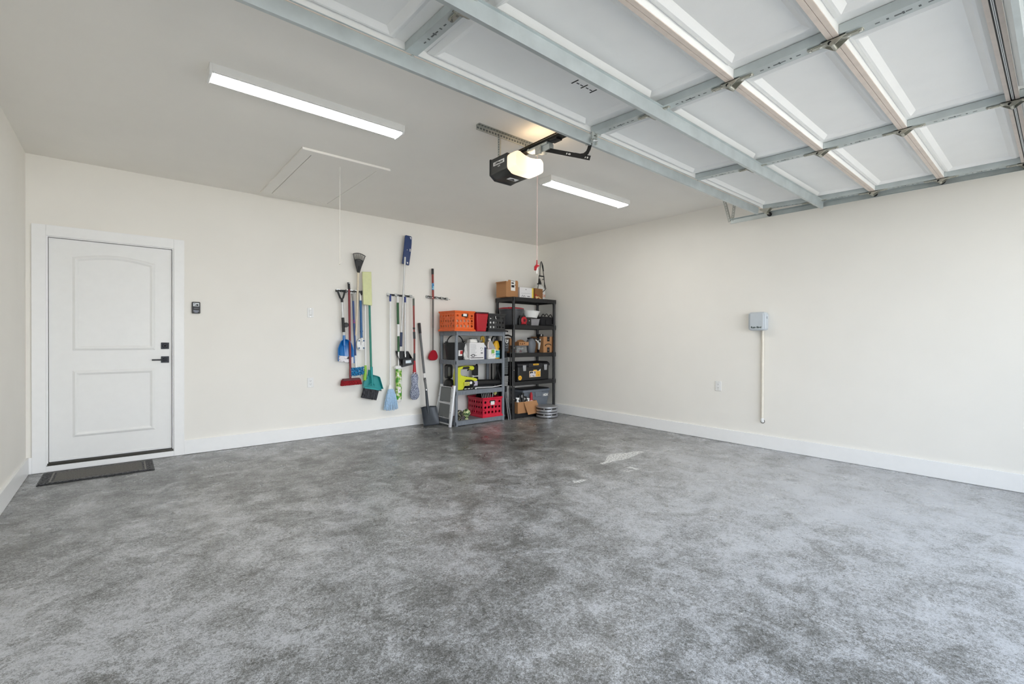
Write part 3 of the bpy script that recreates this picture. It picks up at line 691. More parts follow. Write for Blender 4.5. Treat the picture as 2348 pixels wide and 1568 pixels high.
# 2 red push broom
t = thing('push_broom', 'red push broom with long dark red handle hanging bristles down', 'broom', (-3.29, -.06, .62))
M_dred = mat('dark_red_enamel', (126, 30, 38), .4)
b = MB(); b.tube([P3(p, TY - .01) for p in ((-3.3165, 1.908), (-3.310, 1.818))], .0155, 12); g = b.obj('grip', M_black, t)
MB().cyl((-3.3163, TY - .0275, 1.898), (-3.3163, TY - .0245, 1.898), .0065, n=12).obj('hang_hole', M_white, g)
seg(t, 'handle', M_dred, [(-3.3105, 1.82), (-3.292, .700)], .0135, TY - .01)
b = slab([(-3.402, .672), (-3.385, .702), (-3.18, .708), (-3.166, .680)], TY - .04, TY + .015); b.obj('broom_block', mat('broom_block_red', (92, 16, 24), .5), t, bev=.004)
b = MB(); random.seed(4)
for i in range(22):
    for j in range(4):
        x = -3.395 + .222 * i / 21; y = TY - .034 + .044 * j / 3; fl = (i / 21 - .5) * .022
        b.cyl((x, y, .684 + .006 * i / 21), (x + fl + random.uniform(-.003, .003), y + (j - 1.5) * .004, .618 + .008 * i / 21 + random.uniform(-.002, .002)), .0056, .0070, 6)
b.obj('bristles', speckle('red_bristles', (112, 10, 22), (168, 22, 36), scale=140), t)
# 3 chenille duster
t = thing('chenille_mop', 'blue pole mop with a turquoise chenille head, hanging between the red broom and rake', 'mop', (-3.22, -.06, .73))
seg(t, 'end_cap', mat('grey_grip', (140, 140, 136), .5), [(-3.266, 1.775), (-3.255, 1.675)], .012)
seg(t, 'pole', mat('dark_blue_pole', (34, 66, 124), .4), [(-3.255, 1.68), (-3.225, .985)], .0125)
MB().tube([P3((-3.2445, 1.44), TY), P3((-3.2425, 1.40), TY)], .0131, 12).obj('pole_label', speckle('pole_print', (190, 60, 90), (60, 84, 150), scale=90), t)
seg(t, 'socket', M_white, [(-3.225, .99), (-3.214, .828)], [.0135, .016])
slab([(-3.285, .815), (-3.13, .835), (-3.135, .785), (-3.28, .765)], TY - .012, TY + .012).obj('mop_plate', M_white, t, bev=.004)
b = MB(); random.seed(7)
for i in range(24):
    for j in range(11):
        x = -3.288 + .158 * i / 23 + random.uniform(-.003, .003); z = .742 + .088 * j / 10 + .010 * i / 23 + random.uniform(-.004, .004); a = random.uniform(0, 6.28)
        ca, sa = math.cos(a), math.sin(a)
        b.tube([(x, TY, z), (x + .003 * ca, TY - .014, z + .003 * sa), (x + .009 * ca, TY - .021, z + .009 * sa - .002), (x + .014 * ca, TY - .016, z + .014 * sa - .006)], [.004, .0046, .0046, .0034], 6)
b.obj('chenille_pile', speckle('chenille_blue', (12, 84, 140), (60, 164, 214), scale=60, bump=.4), t)
# 4 shrub rake
t = thing('shrub_rake', 'black plastic fan rake on a pale wooden handle hanging head up', 'rake', (-3.2, -.06, 1.25))
seg(t, 'handle', speckle('pale_wood', (220, 206, 180), (230, 218, 196), scale=14, stretch=(6, 6, .4), rough=.6), [(-3.194, 2.055), (-3.206, 1.65), (-3.2225, 1.245)], .0128, TY - .012)
b = slab([(-3.213, 2.05), (-3.175, 2.05), (-3.133, 2.190), (-3.240, 2.200)], TY - .024, TY - .006); b.tube([P3((-3.194, 2.04), TY - .016), P3((-3.190, 2.13), TY - .016)], [.0185, .010], 10)
b.obj('rake_neck', M_black, t, bev=.003)
b = MB()
for k in range(15):
    f_ = k / 14; x0_ = -3.238 + .104 * f_; z0_ = 2.19 - .008 * f_ + .01 * math.sin(PI * f_); x1_ = -3.262 + .156 * f_; z1_ = 2.272 - .014 * f_ + .020 * math.sin(PI * f_)
    b.tube([(x0_, TY - .015, z0_), (x1_, TY - .015, z1_), (x1_ + (x1_ - x0_) * .06, TY - .035, z1_ - .001)], .0026, 6)
b.tube([(-3.262 + .156 * k / 14, TY - .017, 2.272 - .014 * k / 14 + .020 * math.sin(PI * k / 14)) for k in range(15)], .0042, 6)
b.tube([(-3.239 + .107 * k / 10, TY - .015, 2.197 - .008 * k / 10 + .014 * math.sin(PI * k / 10)) for k in range(11)], .005, 6)
b.tube([(-3.262, TY - .016, 2.27), (-3.22, TY - .016, 2.09)], .0045, 6); b.tube([(-3.106, TY - .016, 2.258), (-3.172, TY - .016, 2.08)], .0045, 6)
b.obj('rake_tines', M_black, t)
# 5 pole with oval mop plate
t = thing('flat_mop_handle', 'blue pole with a bare white oval mop plate at its lower end', 'mop', (-3.146, -.06, 1.06))
seg(t, 'end_fitting', M_white, [(-3.165, 1.80), (-3.159, 1.68)], .012); slab([(-3.185, 1.812), (-3.128, 1.812), (-3.142, 1.762), (-3.158, 1.752)], TY - .014, TY + .012).obj('hanger_end', M_black, t, bev=.004)
seg(t, 'pole', mat('mid_blue_pole', (40, 96, 150), .4), [(-3.159, 1.69), (-3.1465, 1.207)], .0155)
seg(t, 'collar', mat('mid_blue_pole', (40, 96, 150), .4), [(-3.1485, 1.305), (-3.1480, 1.29)], .0185)
b = MB()
b.lathe([(.06, 0), (.06, .010), (.050, .016)], (-3.148, TY + .012, 1.132), 32, (0, -1, 0), sx=.98, sy=1.28); pl = b.obj('oval_plate', M_white, t)
for dx, dz in ((-.030, .045), (.030, .045), (-.030, -.048), (.030, -.048)): MB().cyl((-3.148 + dx, TY - .0055, 1.132 + dz), (-3.148 + dx, TY - .0035, 1.132 + dz), .0105, n=12).obj('grip_hole', mat('blue_grip_insert', (56, 92, 128), .6), pl)
MB().rbx(-3.159, -3.135, TY - .024, TY - .002, 1.125, 1.215, .008, 'z').obj('pivot_yoke', M_white, t); MB().cyl((-3.147, TY - .027, 1.165), (-3.147, TY - .022, 1.165), .004, n=8).obj('pivot_pin', M_hole, t)
# 6 lime flat mop, head up
t = thing('lime_flat_mop', 'pale lime flat mop hanging head up with white pole and green grip', 'mop', (-3.09, -.08, .70))
M_lime = mat('pale_lime_pad', (220, 224, 172), .85, var=.03, scale=30, bump=.3, bscale=200)
b = MB(); b.prism([(-3.155, TY - .052, 2.054), (-3.141, TY - .052, 1.637), (-3.026, TY - .052, 1.630), (-3.037, TY - .052, 2.062)], (0, .022, 0)); b.obj('mop_pad', M_lime, t, bev=.006)
MB().prism([(-3.150, TY - .03, 2.045), (-3.138, TY - .03, 1.645), (-3.030, TY - .03, 1.638), (-3.040, TY - .03, 2.055)], (0, .012, 0)).obj('pad_plate', M_white, t)
seg(t, 'pole', M_white, [(-3.1015, 1.72), (-3.094, .855)], .0105, TY - .006)
M_lg = mat('lime_green_grip', (142, 196, 66), .45)
seg(t, 'grip', M_lg, [(-3.094, .862), (-3.096, .80), (-3.105, .700), (-3.107, .67)], [.0135, .017, .021, .0185], TY - .006)
# 7 teal dustpan, 8 teal broom in front of it
M_teal = mat('teal_plastic', (18, 150, 150), .38, var=.04, coat=.2); M_tealp = mat('teal_enamel_pole', (40, 132, 114), .4)
t = thing('teal_dustpan', 'teal upright dustpan behind the teal broom', 'dustpan', (-2.98, -.05, .51))
b = MB(); outl = [(-3.041, .80), (-3.000, .80), (-2.992, .735), (-2.925, .715), (-2.900, .700), (-2.852, .545), (-2.864, .520), (-3.112, .560), (-3.120, .60), (-3.114, .655), (-3.062, .70), (-3.046, .735)]
b.prism([(x, TY + .035, z) for x, z in outl], (0, .004, 0)); b.obj('pan', M_teal, t, bev=.0015)
b = MB()
for a, c in zip(outl[2:6], outl[3:6]): 
    b.prism([(a[0], TY - .012, a[1]), (c[0], TY - .012, c[1]), (c[0], TY + .036, c[1]), (a[0], TY + .036, a[1])], (-.004, 0, -.003))
for a, c in zip(outl[7:11], outl[8:11]): b.prism([(a[0], TY - .012, a[1]), (c[0], TY - .012, c[1]), (c[0], TY + .036, c[1]), (a[0], TY + .036, a[1])], (.004, 0, -.001))
b.obj('pan_wall', M_teal, t)
MB().prism([(-2.862, TY + .03, .524), (-2.856, TY + .03, .512), (-3.10, TY + .03, .545), (-3.10, TY + .03, .556)], (0, .008, 0)).obj('rubber_lip', M_black, t)
seg(t, 'handle_socket', M_teal, [(-3.022, .80), (-3.018, .72)], [.020, .016], TY + .018)
t = thing('teal_broom', 'teal broom with dark bristles hanging in front of the teal dustpan', 'broom', (-3.0, -.06, .41))
seg(t, 'pole', M_tealp, [(-3.0445, 1.74), (-3.018, .83)], .0135, TY - .002)
seg(t, 'socket', M_teal, [(-3.0185, .84), (-3.012, .72), (-3.006, .60)], [.0175, .0145, .0125], TY - .010)
b = MB(); b.tube([(-3.045, TY - .016, .588), (-3.038, TY - .016, .615), (-3.008, TY - .016, .628), (-2.980, TY - .016, .612), (-2.972, TY - .016, .580)], .0055, 8)
b.prism([(-3.118, TY - .036, .588), (-3.05, TY - .036, .580), (-2.96, TY - .036, .562), (-2.918, TY - .036, .545), (-2.921, TY - .036, .530), (-3.118, TY - .036, .570)], (0, .04, 0)); b.obj('broom_head', M_teal, t, bev=.004)
b = MB(); random.seed(11)
for i in range(34):
    for j in range(3):
        f_ = i / 33; x = -3.114 + .190 * f_; z = .575 - .038 * f_
        b.cyl((x, TY - .030 + .014 * j, z), (-3.150 + .186 * f_ + random.uniform(-.003, .003), TY - .036 + .018 * j, .452 - .047 * f_ + random.uniform(-.003, .003)), .0034, .0036, 5)
b.obj('bristles', speckle('charcoal_bristles', (34, 34, 38), (78, 78, 84), scale=60, stretch=(3, 3, .4)), t)
# 9 string mop
t = thing('string_mop', 'white pole string mop with pale blue strips hanging strips down', 'mop', (-2.75, -.06, .24))
seg(t, 'end_cap', mat('navy_cap', (34, 58, 128), .4), [(-2.754, 1.79), (-2.754, 1.700)], .0135)
seg(t, 'pole', M_white, [(-2.754, 1.705), (-2.751, .575)], .0125)
MB().lathe([(.018, .06), (.024, .03), (.036, .0), (.036, -.018)], (-2.750, TY, .535), 20, sy=.6).obj('strip_clamp', M_white, t)
random.seed(5); M_strip = mat('pale_blue_microfibre', (176, 206, 232), .9, var=.14, scale=40, bump=.4, bscale=260)
for i in range(20):
    f_ = i / 19 - .5; row = i % 2; zb = .245 + random.uniform(0, .02) + .02 * abs(f_); x0_ = -2.750 + f_ * .060; x1_ = -2.750 + f_ * .180 + random.uniform(-.005, .005); yy = TY - .010 - .016 * row
    b = MB(); b.tube([(x0_, yy + .008, .535), (-2.750 + f_ * .115, yy - .006, .46), (-2.750 + f_ * .155, yy - .004, .36), (x1_, yy, zb)], [.008, .0125, .0130, .0115], 8, sy=.5); b.obj('mop_strip', M_strip, t)
# 10 green mop in its film wrap
t = thing('wrapped_mop', 'green and white pole mop with its head still in printed green film', 'mop', (-2.64, -.06, .37))
M_dg = mat('dark_green_grip', (40, 92, 52), .45)
seg(t, 'end_cap', M_white, [(-2.648, 1.775), (-2.647, 1.688)], .0135); seg(t, 'grip', M_dg, [(-2.647, 1.69), (-2.640, 1.395)], .0165)
seg(t, 'sleeve', M_white, [(-2.640, 1.40), (-2.638, 1.34), (-2.634, 1.24)], [.018, .0165, .021]); seg(t, 'grip', M_dg, [(-2.635, 1.245), (-2.633, 1.03)], .0155)
seg(t, 'pole', M_white, [(-2.633, 1.035), (-2.632, .83)], .0105)
MB().rbx(-2.690, -2.588, TY - .03, TY + .025, .796, .842, .022, 'y', 5).obj('mop_end', M_white, t, bev=.008)
b = MB(); b.lathe([(.040, .0), (.0425, .03), (.0425, .38), (.040, .41)], (-2.630, TY, .385), 24, sy=.7)
b.obj('film_wrap', speckle('printed_green_film', (66, 150, 40), (168, 196, 92), (234, 236, 226), scale=22, thr=.47, width=.04, rough=.25), t)
MB().lathe([(.030, .0), (.037, .012), (.038, .04)], (-2.630, TY, .352), 20, sy=.7).obj('sponge_end', mat('white_sponge', (232, 230, 224), .9, bump=.5), t)
MB().bx(-2.655, -2.612, TY - .0305, TY - .0285, .475, .555).obj('film_label', M_paper, t); MB().bx(-2.632, -2.622, TY - .0312, TY - .030, .505, .522).obj('film_print', M_ink, t)
# 11 dark blue flat mop, head up
t = thing('navy_flat_mop', 'navy blue flat mop hanging head up, topmost of the wall tools', 'mop', (-2.55, -.08, 1.09))
M_navy = mat('navy_plastic', (24, 52, 104), .35)
b = slab([(-2.548, 2.603), (-2.535, 2.612), (-2.462, 2.606), (-2.449, 2.596), (-2.452, 2.50), (-2.466, 2.36), (-2.490, 2.207), (-2.500, 2.204), (-2.592, 2.222), (-2.588, 2.26), (-2.566, 2.42)], TY - .022, TY - .004); hp = b.obj('mop_frame', M_navy, t, bev=.004)
slab([(-2.538, 2.60), (-2.472, 2.594), (-2.474, 2.50), (-2.505, 2.222), (-2.575, 2.236), (-2.556, 2.42)], TY - .006, TY + .010).obj('mop_pad', mat('navy_pad', (18, 36, 76), .9, bump=.4), t)
for (cx_, cz_, a) in ((-2.470, 2.578, .013), (-2.516, 2.234, .013)): MB().prism([(cx_ - a, TY - .024, cz_ + a), (cx_ + a * .8, TY - .024, cz_ + a), (cx_ + a * .4, TY - .024, cz_ - a * 1.4)], (0, .003, 0)).obj('corner_clip', M_white, hp)
MB().bx(-2.483, -2.473, TY - .025, TY - .020, 2.395, 2.432).obj('edge_clip', M_white, hp)
MB().cyl((-2.522, TY - .026, 2.412), (-2.522, TY - .02, 2.412), .006, n=10).obj('pivot_rivet', M_steel, hp)
seg(t, 'pole', M_polew, [(-2.556, 2.31), (-2.583, 1.77), (-2.607, 1.285)], [.0125, .0115, .0115], TY - .030)
gp = seg(t, 'grip', mat('navy_grip', (30, 48, 84), .45), [(-2.607, 1.292), (-2.613, 1.10)], .0165, TY - .030)
MB().tube([(-2.6135, TY - .030, 1.115), (-2.614, TY - .030, 1.085)], .0125, 10).obj('grip_end', M_white, gp)
# 12 lobby dustpan
t = thing('lobby_dustpan', 'black upright dustpan on a steel handle with a small pale label', 'dustpan', (-2.53, -.08, .82))
seg(t, 'end_cap', mat('navy_cap', (34, 58, 128), .4), [(-2.532, 1.775), (-2.532, 1.70)], .0135, TY + .012)
seg(t, 'handle', M_polew, [(-2.532, 1.705), (-2.530, .985)], .0115, TY + .012)
b = MB(); yb, yf = -.030, -.118
pan = [(-2.664, 1.040), (-2.474, 1.034), (-2.428, .955), (-2.428, .858), (-2.606, .822)]
b.prism([(x, yb, z) for x, z in pan], (0, -.006, 0))
b.prism([(-2.664, yb, 1.04), (-2.606, yb, .822), (-2.606, yf, .822), (-2.640, yf + .03, .94)], (.005, 0, .001))
b.prism([(-2.474, yb, 1.034), (-2.428, yb, .955), (-2.428, yb, .858), (-2.428, yf, .858), (-2.440, yf + .03, .94)], (-.005, 0, 0))
b.obj('pan', M_black, t)
b = MB(); b.prism([(-2.606, yf, .822), (-2.590, yf + .01, .925), (-2.440, yf + .01, .940), (-2.428, yf, .855)], (0, .005, 0)); b.prism([(-2.606, yf, .822), (-2.428, yf, .855), (-2.428, yb, .858), (-2.606, yb, .822)], (0, 0, .005)); b.obj('front_wall', mat('charcoal_plastic', (46, 48, 50), .5), t)
MB().prism([(-2.556, yf - .002, .872), (-2.553, yf + .004, .910), (-2.472, yf + .004, .914), (-2.472, yf - .002, .876)], (0, .003, 0)).obj('pan_label', speckle('pale_blue_print', (84, 150, 190), (222, 232, 238), scale=22, thr=.42, width=.05), t)
seg(t, 'handle_socket', M_steel, [(-2.530, .998), (-2.530, .955)], .0135, TY + .006)
# 13 twist mop
t = thing('twist_mop', 'dark red twist mop with speckled blue yarn head hanging yarn down', 'mop', (-2.41, -.08, .37))
yy = TY - .03
seg(t, 'end_cap', mat('grey_green_cap', (86, 92, 82), .5), [(-2.427, 1.76), (-2.425, 1.66)], .0135, yy)
M_pr = mat('brick_red_pole', (140, 52, 44), .45)
seg(t, 'pole', M_pr, [(-2.425, 1.665), (-2.418, 1.35)], .0125, yy); seg(t, 'ratchet_collar', M_black, [(-2.419, 1.36), (-2.418, 1.335)], .0155, yy)
seg(t, 'pole', M_pr, [(-2.418, 1.34), (-2.416, 1.29)], .0125, yy); seg(t, 'ratchet_grip', mat('charcoal_plastic', (46, 48, 50), .5), [(-2.417, 1.30), (-2.412, 1.205)], .0165, yy)
seg(t, 'pole', M_pr, [(-2.413, 1.21), (-2.411, 1.0)], .0125, yy); seg(t, 'lower_sleeve', mat('charcoal_plastic', (46, 48, 50), .5), [(-2.411, 1.005), (-2.411, .90)], .0145, yy)
seg(t, 'wringer_cup', M_red, [(-2.411, .905), (-2.411, .85), (-2.409, .745)], [.0155, .019, .024], yy)
MB().lathe([(.030, 0), (.034, .012), (.030, .024)], (-2.408, yy, .722), 20).obj('yarn_collar', speckle('maroon_white', (96, 22, 40), (230, 228, 232), scale=70), t)
b = MB(); b.lathe([(.020, .0), (.046, .02), (.061, .06), (.062, .10), (.050, .15), (.040, .20), (.038, .235), (.044, .28), (.046, .32), (.036, .35), (.030, .36)], (-2.408, yy, .368), 26, sy=.8)
for k in range(26):                                                  # cords of yarn
    a = 2 * PI * k / 26; pts = []
    for h, r_ in ((.006, .026), (.03, .052), (.07, .063), (.12, .059), (.18, .045), (.235, .040), (.30, .047), (.35, .036)): pts.append((-2.408 + r_ * math.cos(a + h * 3), yy + .8 * r_ * math.sin(a + h * 3), .368 + h))
    b.tube(pts, .0062, 5)
b.obj('yarn_head', speckle('blue_white_yarn', (52, 58, 96), (204, 211, 226), scale=165, thr=.5, width=.04, bump=.5), t)
# 14 shovel leaning in front of the baseboard
t = thing('square_shovel', 'dark grey square point shovel leaning on the back wall with black grip', 'shovel', (-2.2, -.15, 0))
Q = lambda x, y, z: (x, y, z)
seg(t, 'grip', M_black, [Q(-2.305, -.030, 1.425), Q(-2.298, -.044, 1.28)], .0195)
seg(t, 'shaft', mat('grey_fibreglass', (96, 98, 98), .4), [Q(-2.298, -.043, 1.285), Q(-2.262, -.098, .72), Q(-2.258, -.105, .64)], .0165)
MB().tube([(-2.2625, -.098, .725), (-2.2585, -.104, .665)], .0172, 14).obj('shaft_label', M_paper, t); MB().tube([(-2.2585, -.104, .66), (-2.255, -.110, .60)], .0172, 14).obj('brand_band', speckle('band_print', (30, 30, 32), (150, 150, 150), scale=60), t)
seg(t, 'shaft', mat('grey_fibreglass', (96, 98, 98), .4), [Q(-2.258, -.105, .645), Q(-2.245, -.124, .50)], .0165)
seg(t, 'ferrule', M_steel, [Q(-2.246, -.122, .505), Q(-2.244, -.124, .488)], .0185)
M_shov = mat('dark_grey_steel', (62, 66, 71), .42, .3, var=.08)
seg(t, 'socket', M_shov, [Q(-2.245, -.124, .49), Q(-2.236, -.136, .32), Q(-2.230, -.146, .22), Q(-2.222, -.168, .10)], [.0165, .020, .021, .004])
def blade(u, v):
    s_ = 2 * u - 1; hw = .122 + .006 * v; cx_ = -2.231 + (.032) * v
    z = .258 * (1 - v) + .004 * v + (.010 * (1 - abs(s_)) if v < .01 else 0)
    y = -.140 - .055 * v + .0 - .030 * s_ ** 4 * (1 - .6 * v) - .012 * s_ ** 2 * (1 - v)
    return (cx_ + s_ * hw, y, z)
b = MB(); b.grid(blade, 24, 14); bo = b.obj('blade', M_shov, t, angle=60); md = bo.modifiers.new('thickness', 'SOLIDIFY'); md.thickness = .003; md.offset = 0
b = MB(); b.tube([(-2.352, -.170, .258), (-2.30, -.150, .262), (-2.262, -.142, .262)], .006, 6); b.obj('step', M_shov, t); b = MB(); b.tube([(-2.200, -.142, .264), (-2.16, -.150, .262), (-2.112, -.170, .258)], .006, 6); b.obj('step', M_shov, t)
# 15 red duster
t = thing('pole_duster', 'long pole duster with a red triangular head beside the crates', 'duster', (-2.1, -.06, .89))
seg(t, 'end_cap', M_black, [(-2.113, 2.20), (-2.112, 2.12)], .0175); seg(t, 'grip', M_pr, [(-2.112, 2.125), (-2.108, 1.99)], .0155)
seg(t, 'pole_label', speckle('blue_label_print', (28, 110, 176), (150, 204, 226), scale=40, thr=.5), [(-2.108, 1.995), (-2.1065, 1.90)], .0160); seg(t, 'grip', M_pr, [(-2.1065, 1.905), (-2.104, 1.77)], .0155)
seg(t, 'pole', mat('grey_brown_pole', (92, 88, 84), .4), [(-2.104, 1.775), (-2.103, 1.36)], .0125); seg(t, 'pole', mat('grey_brown_pole', (92, 88, 84), .4), [(-2.103, 1.365), (-2.102, 1.02)], .0105)
pts = []
for k in range(30):
    a = 2 * PI * k / 30; r_ = .0715 + .0065 * math.cos(3 * (a - PI / 2)); pts.append((-2.105 + r_ * math.cos(a) * 1.02 + .006 * math.sin(a), .964 + r_ * math.sin(a) * (1.06 if math.sin(a) > 0 else 1)))
b = MB(); R_ = []
for y, k in ((TY + .015, .86), (TY, 1.0), (TY - .016, 1.0), (TY - .026, .88)): R_.append([b.v((-2.105 + (x + 2.105) * k, y, .958 + (z - .958) * k)) for x, z in pts])
b.skin(R_); b.obj('duster_head', mat('deep_red_pile', (168, 16, 36), .9, var=.12, scale=70, bump=.7, bscale=260), t)
# ------------------------------------------------------------------ shelving units
def shelving(name, label, x0, x1, y0, y1, tiers, m, pr, lip, ribs=True):
    t = thing(name, label, 'shelf unit', ((x0 + x1) / 2, (y0 + y1) / 2, 0))
    for k, zt in enumerate(tiers):                                    # ribbed trays
        b_ = MB(); b_.bx(x0, x1, y0, y1, zt - .012, zt); zl = zt - lip; th = .008
        b_.bx(x0, x1, y0, y0 + th, zl, zt - .011); b_.bx(x0, x1, y1 - th, y1, zl, zt - .011); b_.bx(x0, x0 + th, y0, y1, zl, zt - .011); b_.bx(x1 - th, x1, y0, y1, zl, zt - .011)
        n_ = 30
        for i in range(n_ if ribs else 0):                                           # ribs on the lips
            xx = x0 + .03 + (x1 - x0 - .06) * i / (n_ - 1); b_.bx(xx - .003, xx + .003, y0 - .0025, y0, zl + .006, zt - .014)
        for i in range(14 if ribs else 0):
            yy = y0 + .03 + (y1 - y0 - .06) * i / 13; b_.bx(x0 - .0025, x0, yy - .003, yy + .003, zl + .006, zt - .014)
        for i in range(5): yy = y0 + (y1 - y0) * (i + 1) / 6; b_.bx(x0 + th, x1 - th, yy - .003, yy + .003, zl + .012, zt - .011)
        b_.obj('shelf_tray', m, t)
    for xx in (x0 + pr - .004, x1 - pr + .004):
        for yy in (y0 + pr - .004, y1 - pr + .004):
            b_ = MB(); zz = [0.0] + list(tiers)
            b_.cyl((xx, yy, 0), (xx, yy, tiers[-1] - .004), pr * .86, n=16)
            for zt in tiers: b_.cyl((xx, yy, max(0, zt - lip - .012)), (xx, yy, zt - lip + .002), pr, n=16); b_.cyl((xx, yy, zt - lip), (xx, yy, zt + (.014 if zt < tiers[-1] else -.002)), pr * 1.02, n=16)
            b_.obj('post', m, t)
    return t
GY = -.482
shelving('grey_shelf_unit', 'grey plastic four tier shelf unit holding the milk crates and leaf blower', -1.990, -1.120, GY, -.055, [.070, .490, .912, 1.312], M_grey, .026, .060)
M_bs = mat('black_shelf_plastic', (27, 27, 29), .42, var=.06)
shelving('black_shelf_unit', 'tall black plastic five tier shelf unit standing in the corner', -.972, -.062, -.492, -.052, [.066, .556, .990, 1.422, 1.846], M_bs, .026, .060, False)
Z1, Z2, Z3, Z4 = .071, .491, .913, 1.313
B1, B2, B3, B4, B5 = .067, .557, .991, 1.423, 1.847

# ---- milk crates
def crate(name, label, x0, x1, y0, y1, z0, h, m, rows=3, cf=5, cs=6, group='milk crates'):
    t = thing(name, label, 'crate', ((x0 + x1) / 2, (y0 + y1) / 2, z0), group)
    b_ = MB(); th = .005; zb, zr = z0 + .034, z0 + h - .032; rh = (zr - zb) / rows
    w_, d_ = x1 - x0, y1 - y0; e = .006
    tp = .008                                                         # slight taper is in the rims
    cw = (w_ - 2 * .018) / cf; cd = (d_ - 2 * .018) / cs; r_ = min(cw, rh) * .27
    for yy, s_ in ((y0 + e, 1), (y1 - e, -1)):
        sk = [(i, rows - 1) for i in range(1, cf - 1)]
        b_.holed((x0 + .018, yy, zb), (1, 0, 0), (0, 0, 1), (0, s_ * th, 0), cf, rows, cw, rh, r_ * 1.12, sk)
    for xx, s_ in ((x0 + e, 1), (x1 - e, -1)):
        b_.holed((xx, y0 + .018, zb), (0, 1, 0), (0, 0, 1), (s_ * th, 0, 0), cs, rows, cd, rh, r_)
    for xx in (x0 + e, x1 - e - .014):
        for yy in (y0 + e, y1 - e - .014): b_.bx(xx, xx + .014, yy, yy + .014, zb, zr)
    # flared rim and foot
    for za, zc, ea, eb in ((zr, z0 + h, e, -.006), (zb, z0, e, -.010)):
        lo_ = [b_.v(p) for p in ((x0 + ea, y0 + ea, za), (x1 - ea, y0 + ea, za), (x1 - ea, y1 - ea, za), (x0 + ea, y1 - ea, za))]
        md_ = [b_.v(p) for p in ((x0 + eb, y0 + eb, za + (zc - za) * .55), (x1 - eb, y0 + eb, za + (zc - za) * .55), (x1 - eb, y1 - eb, za + (zc - za) * .55), (x0 + eb, y1 - eb, za + (zc - za) * .55))]
        hi_ = [b_.v(p) for p in ((x0 + eb, y0 + eb, zc), (x1 - eb, y0 + eb, zc), (x1 - eb, y1 - eb, zc), (x0 + eb, y1 - eb, zc))]
        ii = [b_.v(p) for p in ((x0 + e + th, y0 + e + th, zc), (x1 - e - th, y0 + e + th, zc), (x1 - e - th, y1 - e - th, zc), (x0 + e + th, y1 - e - th, zc))]
        ij = [b_.v(p) for p in ((x0 + e + th, y0 + e + th, za), (x1 - e - th, y0 + e + th, za), (x1 - e - th, y1 - e - th, za), (x0 + e + th, y1 - e - th, za))]
        for A, B in ((lo_, md_), (md_, hi_), (hi_, ii), (ii, ij), (ij, lo_)):
            for k in range(4): b_.f([A[k], A[(k + 1) % 4], B[(k + 1) % 4], B[k]])
    b_.bx(x0 + e, x1 - e, y0 + e, y1 - e, z0 + .004, z0 + .010)
    o = b_.obj('crate_body', m, t)
    cx_ = (x0 + x1) / 2; zh = zr - rh * .42
    MB().rbx(cx_ - .052, cx_ + .052, y0 + e - .0015, y0 + e + .002, zh - .020, zh + .018, .012, 'y').obj('handle_slot', M_dark, o)
    return t, cx_, zh, y0
M_or = mat('orange_plastic', (226, 98, 34), .42, var=.04); M_cr = mat('crimson_plastic', (206, 28, 58), .42, var=.05); M_ck = mat('black_crate_plastic', (40, 40, 41), .45, var=.06)
t, cx_, zh, yy = crate('milk_crate', 'orange milk crate on top of the grey shelf', -2.030, -1.700, -.515, -.105, Z4, .280, M_or)
MB().bx(cx_ - .026, cx_ + .032, yy + .001, yy + .0035, zh - .012, zh + .022).obj('crate_label', M_paper, t)
t, cx_, zh, yy = crate('milk_crate', 'black milk crate on top of the grey shelf', -1.458, -1.142, -.515, -.120, Z4, .262, M_ck)
MB().tube([(cx_ - .028, yy + .0035, zh + .022), (cx_ - .026, yy + .0022, zh - .008), (cx_ - .014, yy + .0022, zh - .018)], .005, 6).obj('crate_label', M_paper, t)
t, cx_, zh, yy = crate('milk_crate', 'crimson milk crate filled with coiled black hose on the lowest grey shelf', -1.520, -1.165, -.470, -.090, Z1, .285, M_cr)
MB().bx(cx_ - .034, cx_ + .034, yy + .0, yy + .003, zh - .048, zh + .004).obj('crate_label', M_paper, t)
t = thing('paper_bundle', 'pale paper bundle inside the orange milk crate, seen through its holes', 'bundle', (-1.86, -.3, Z4 + .012))
MB().rbx(-2.005, -1.735, -.485, -.14, Z4 + .012, Z4 + .205, .02, 'z').obj('bundle_body', mat('peach_paper', (236, 190, 160), .8), t, bev=.006)
t = thing('paper_bundle', 'white paper bundle in the left half of the black milk crate', 'bundle', (-1.36, -.4, Z4 + .012))
MB().rbx(-1.440, -1.290, -.495, -.32, Z4 + .012, Z4 + .20, .02, 'z').obj('bundle_body', M_paper, t, bev=.006)
# red bin between the crates
t = thing('storage_bin', 'red plastic bin with a dark rim between the orange and black crates', 'bin', (-1.58, -.30, Z4))
b = MB(); b.skin([[b.v((x, y, z)) for x, y in ((-1.585 - a, -.44 - a), (-1.575 + a - .08 + .08, -.44 - a), (-1.575 + a, -.16 + a), (-1.585 - a, -.16 + a))] for a, z in ((.075, Z4), (.100, Z4 + .255))], smooth=False); b.obj('bin_body', M_red, t, bev=.012)
MB().rbx(-1.692, -1.468, -.548, -.052, Z4 + .252, Z4 + .272, .02, 'z').obj('rim', mat('dark_red_rim', (70, 14, 24), .5), t, bev=.004)

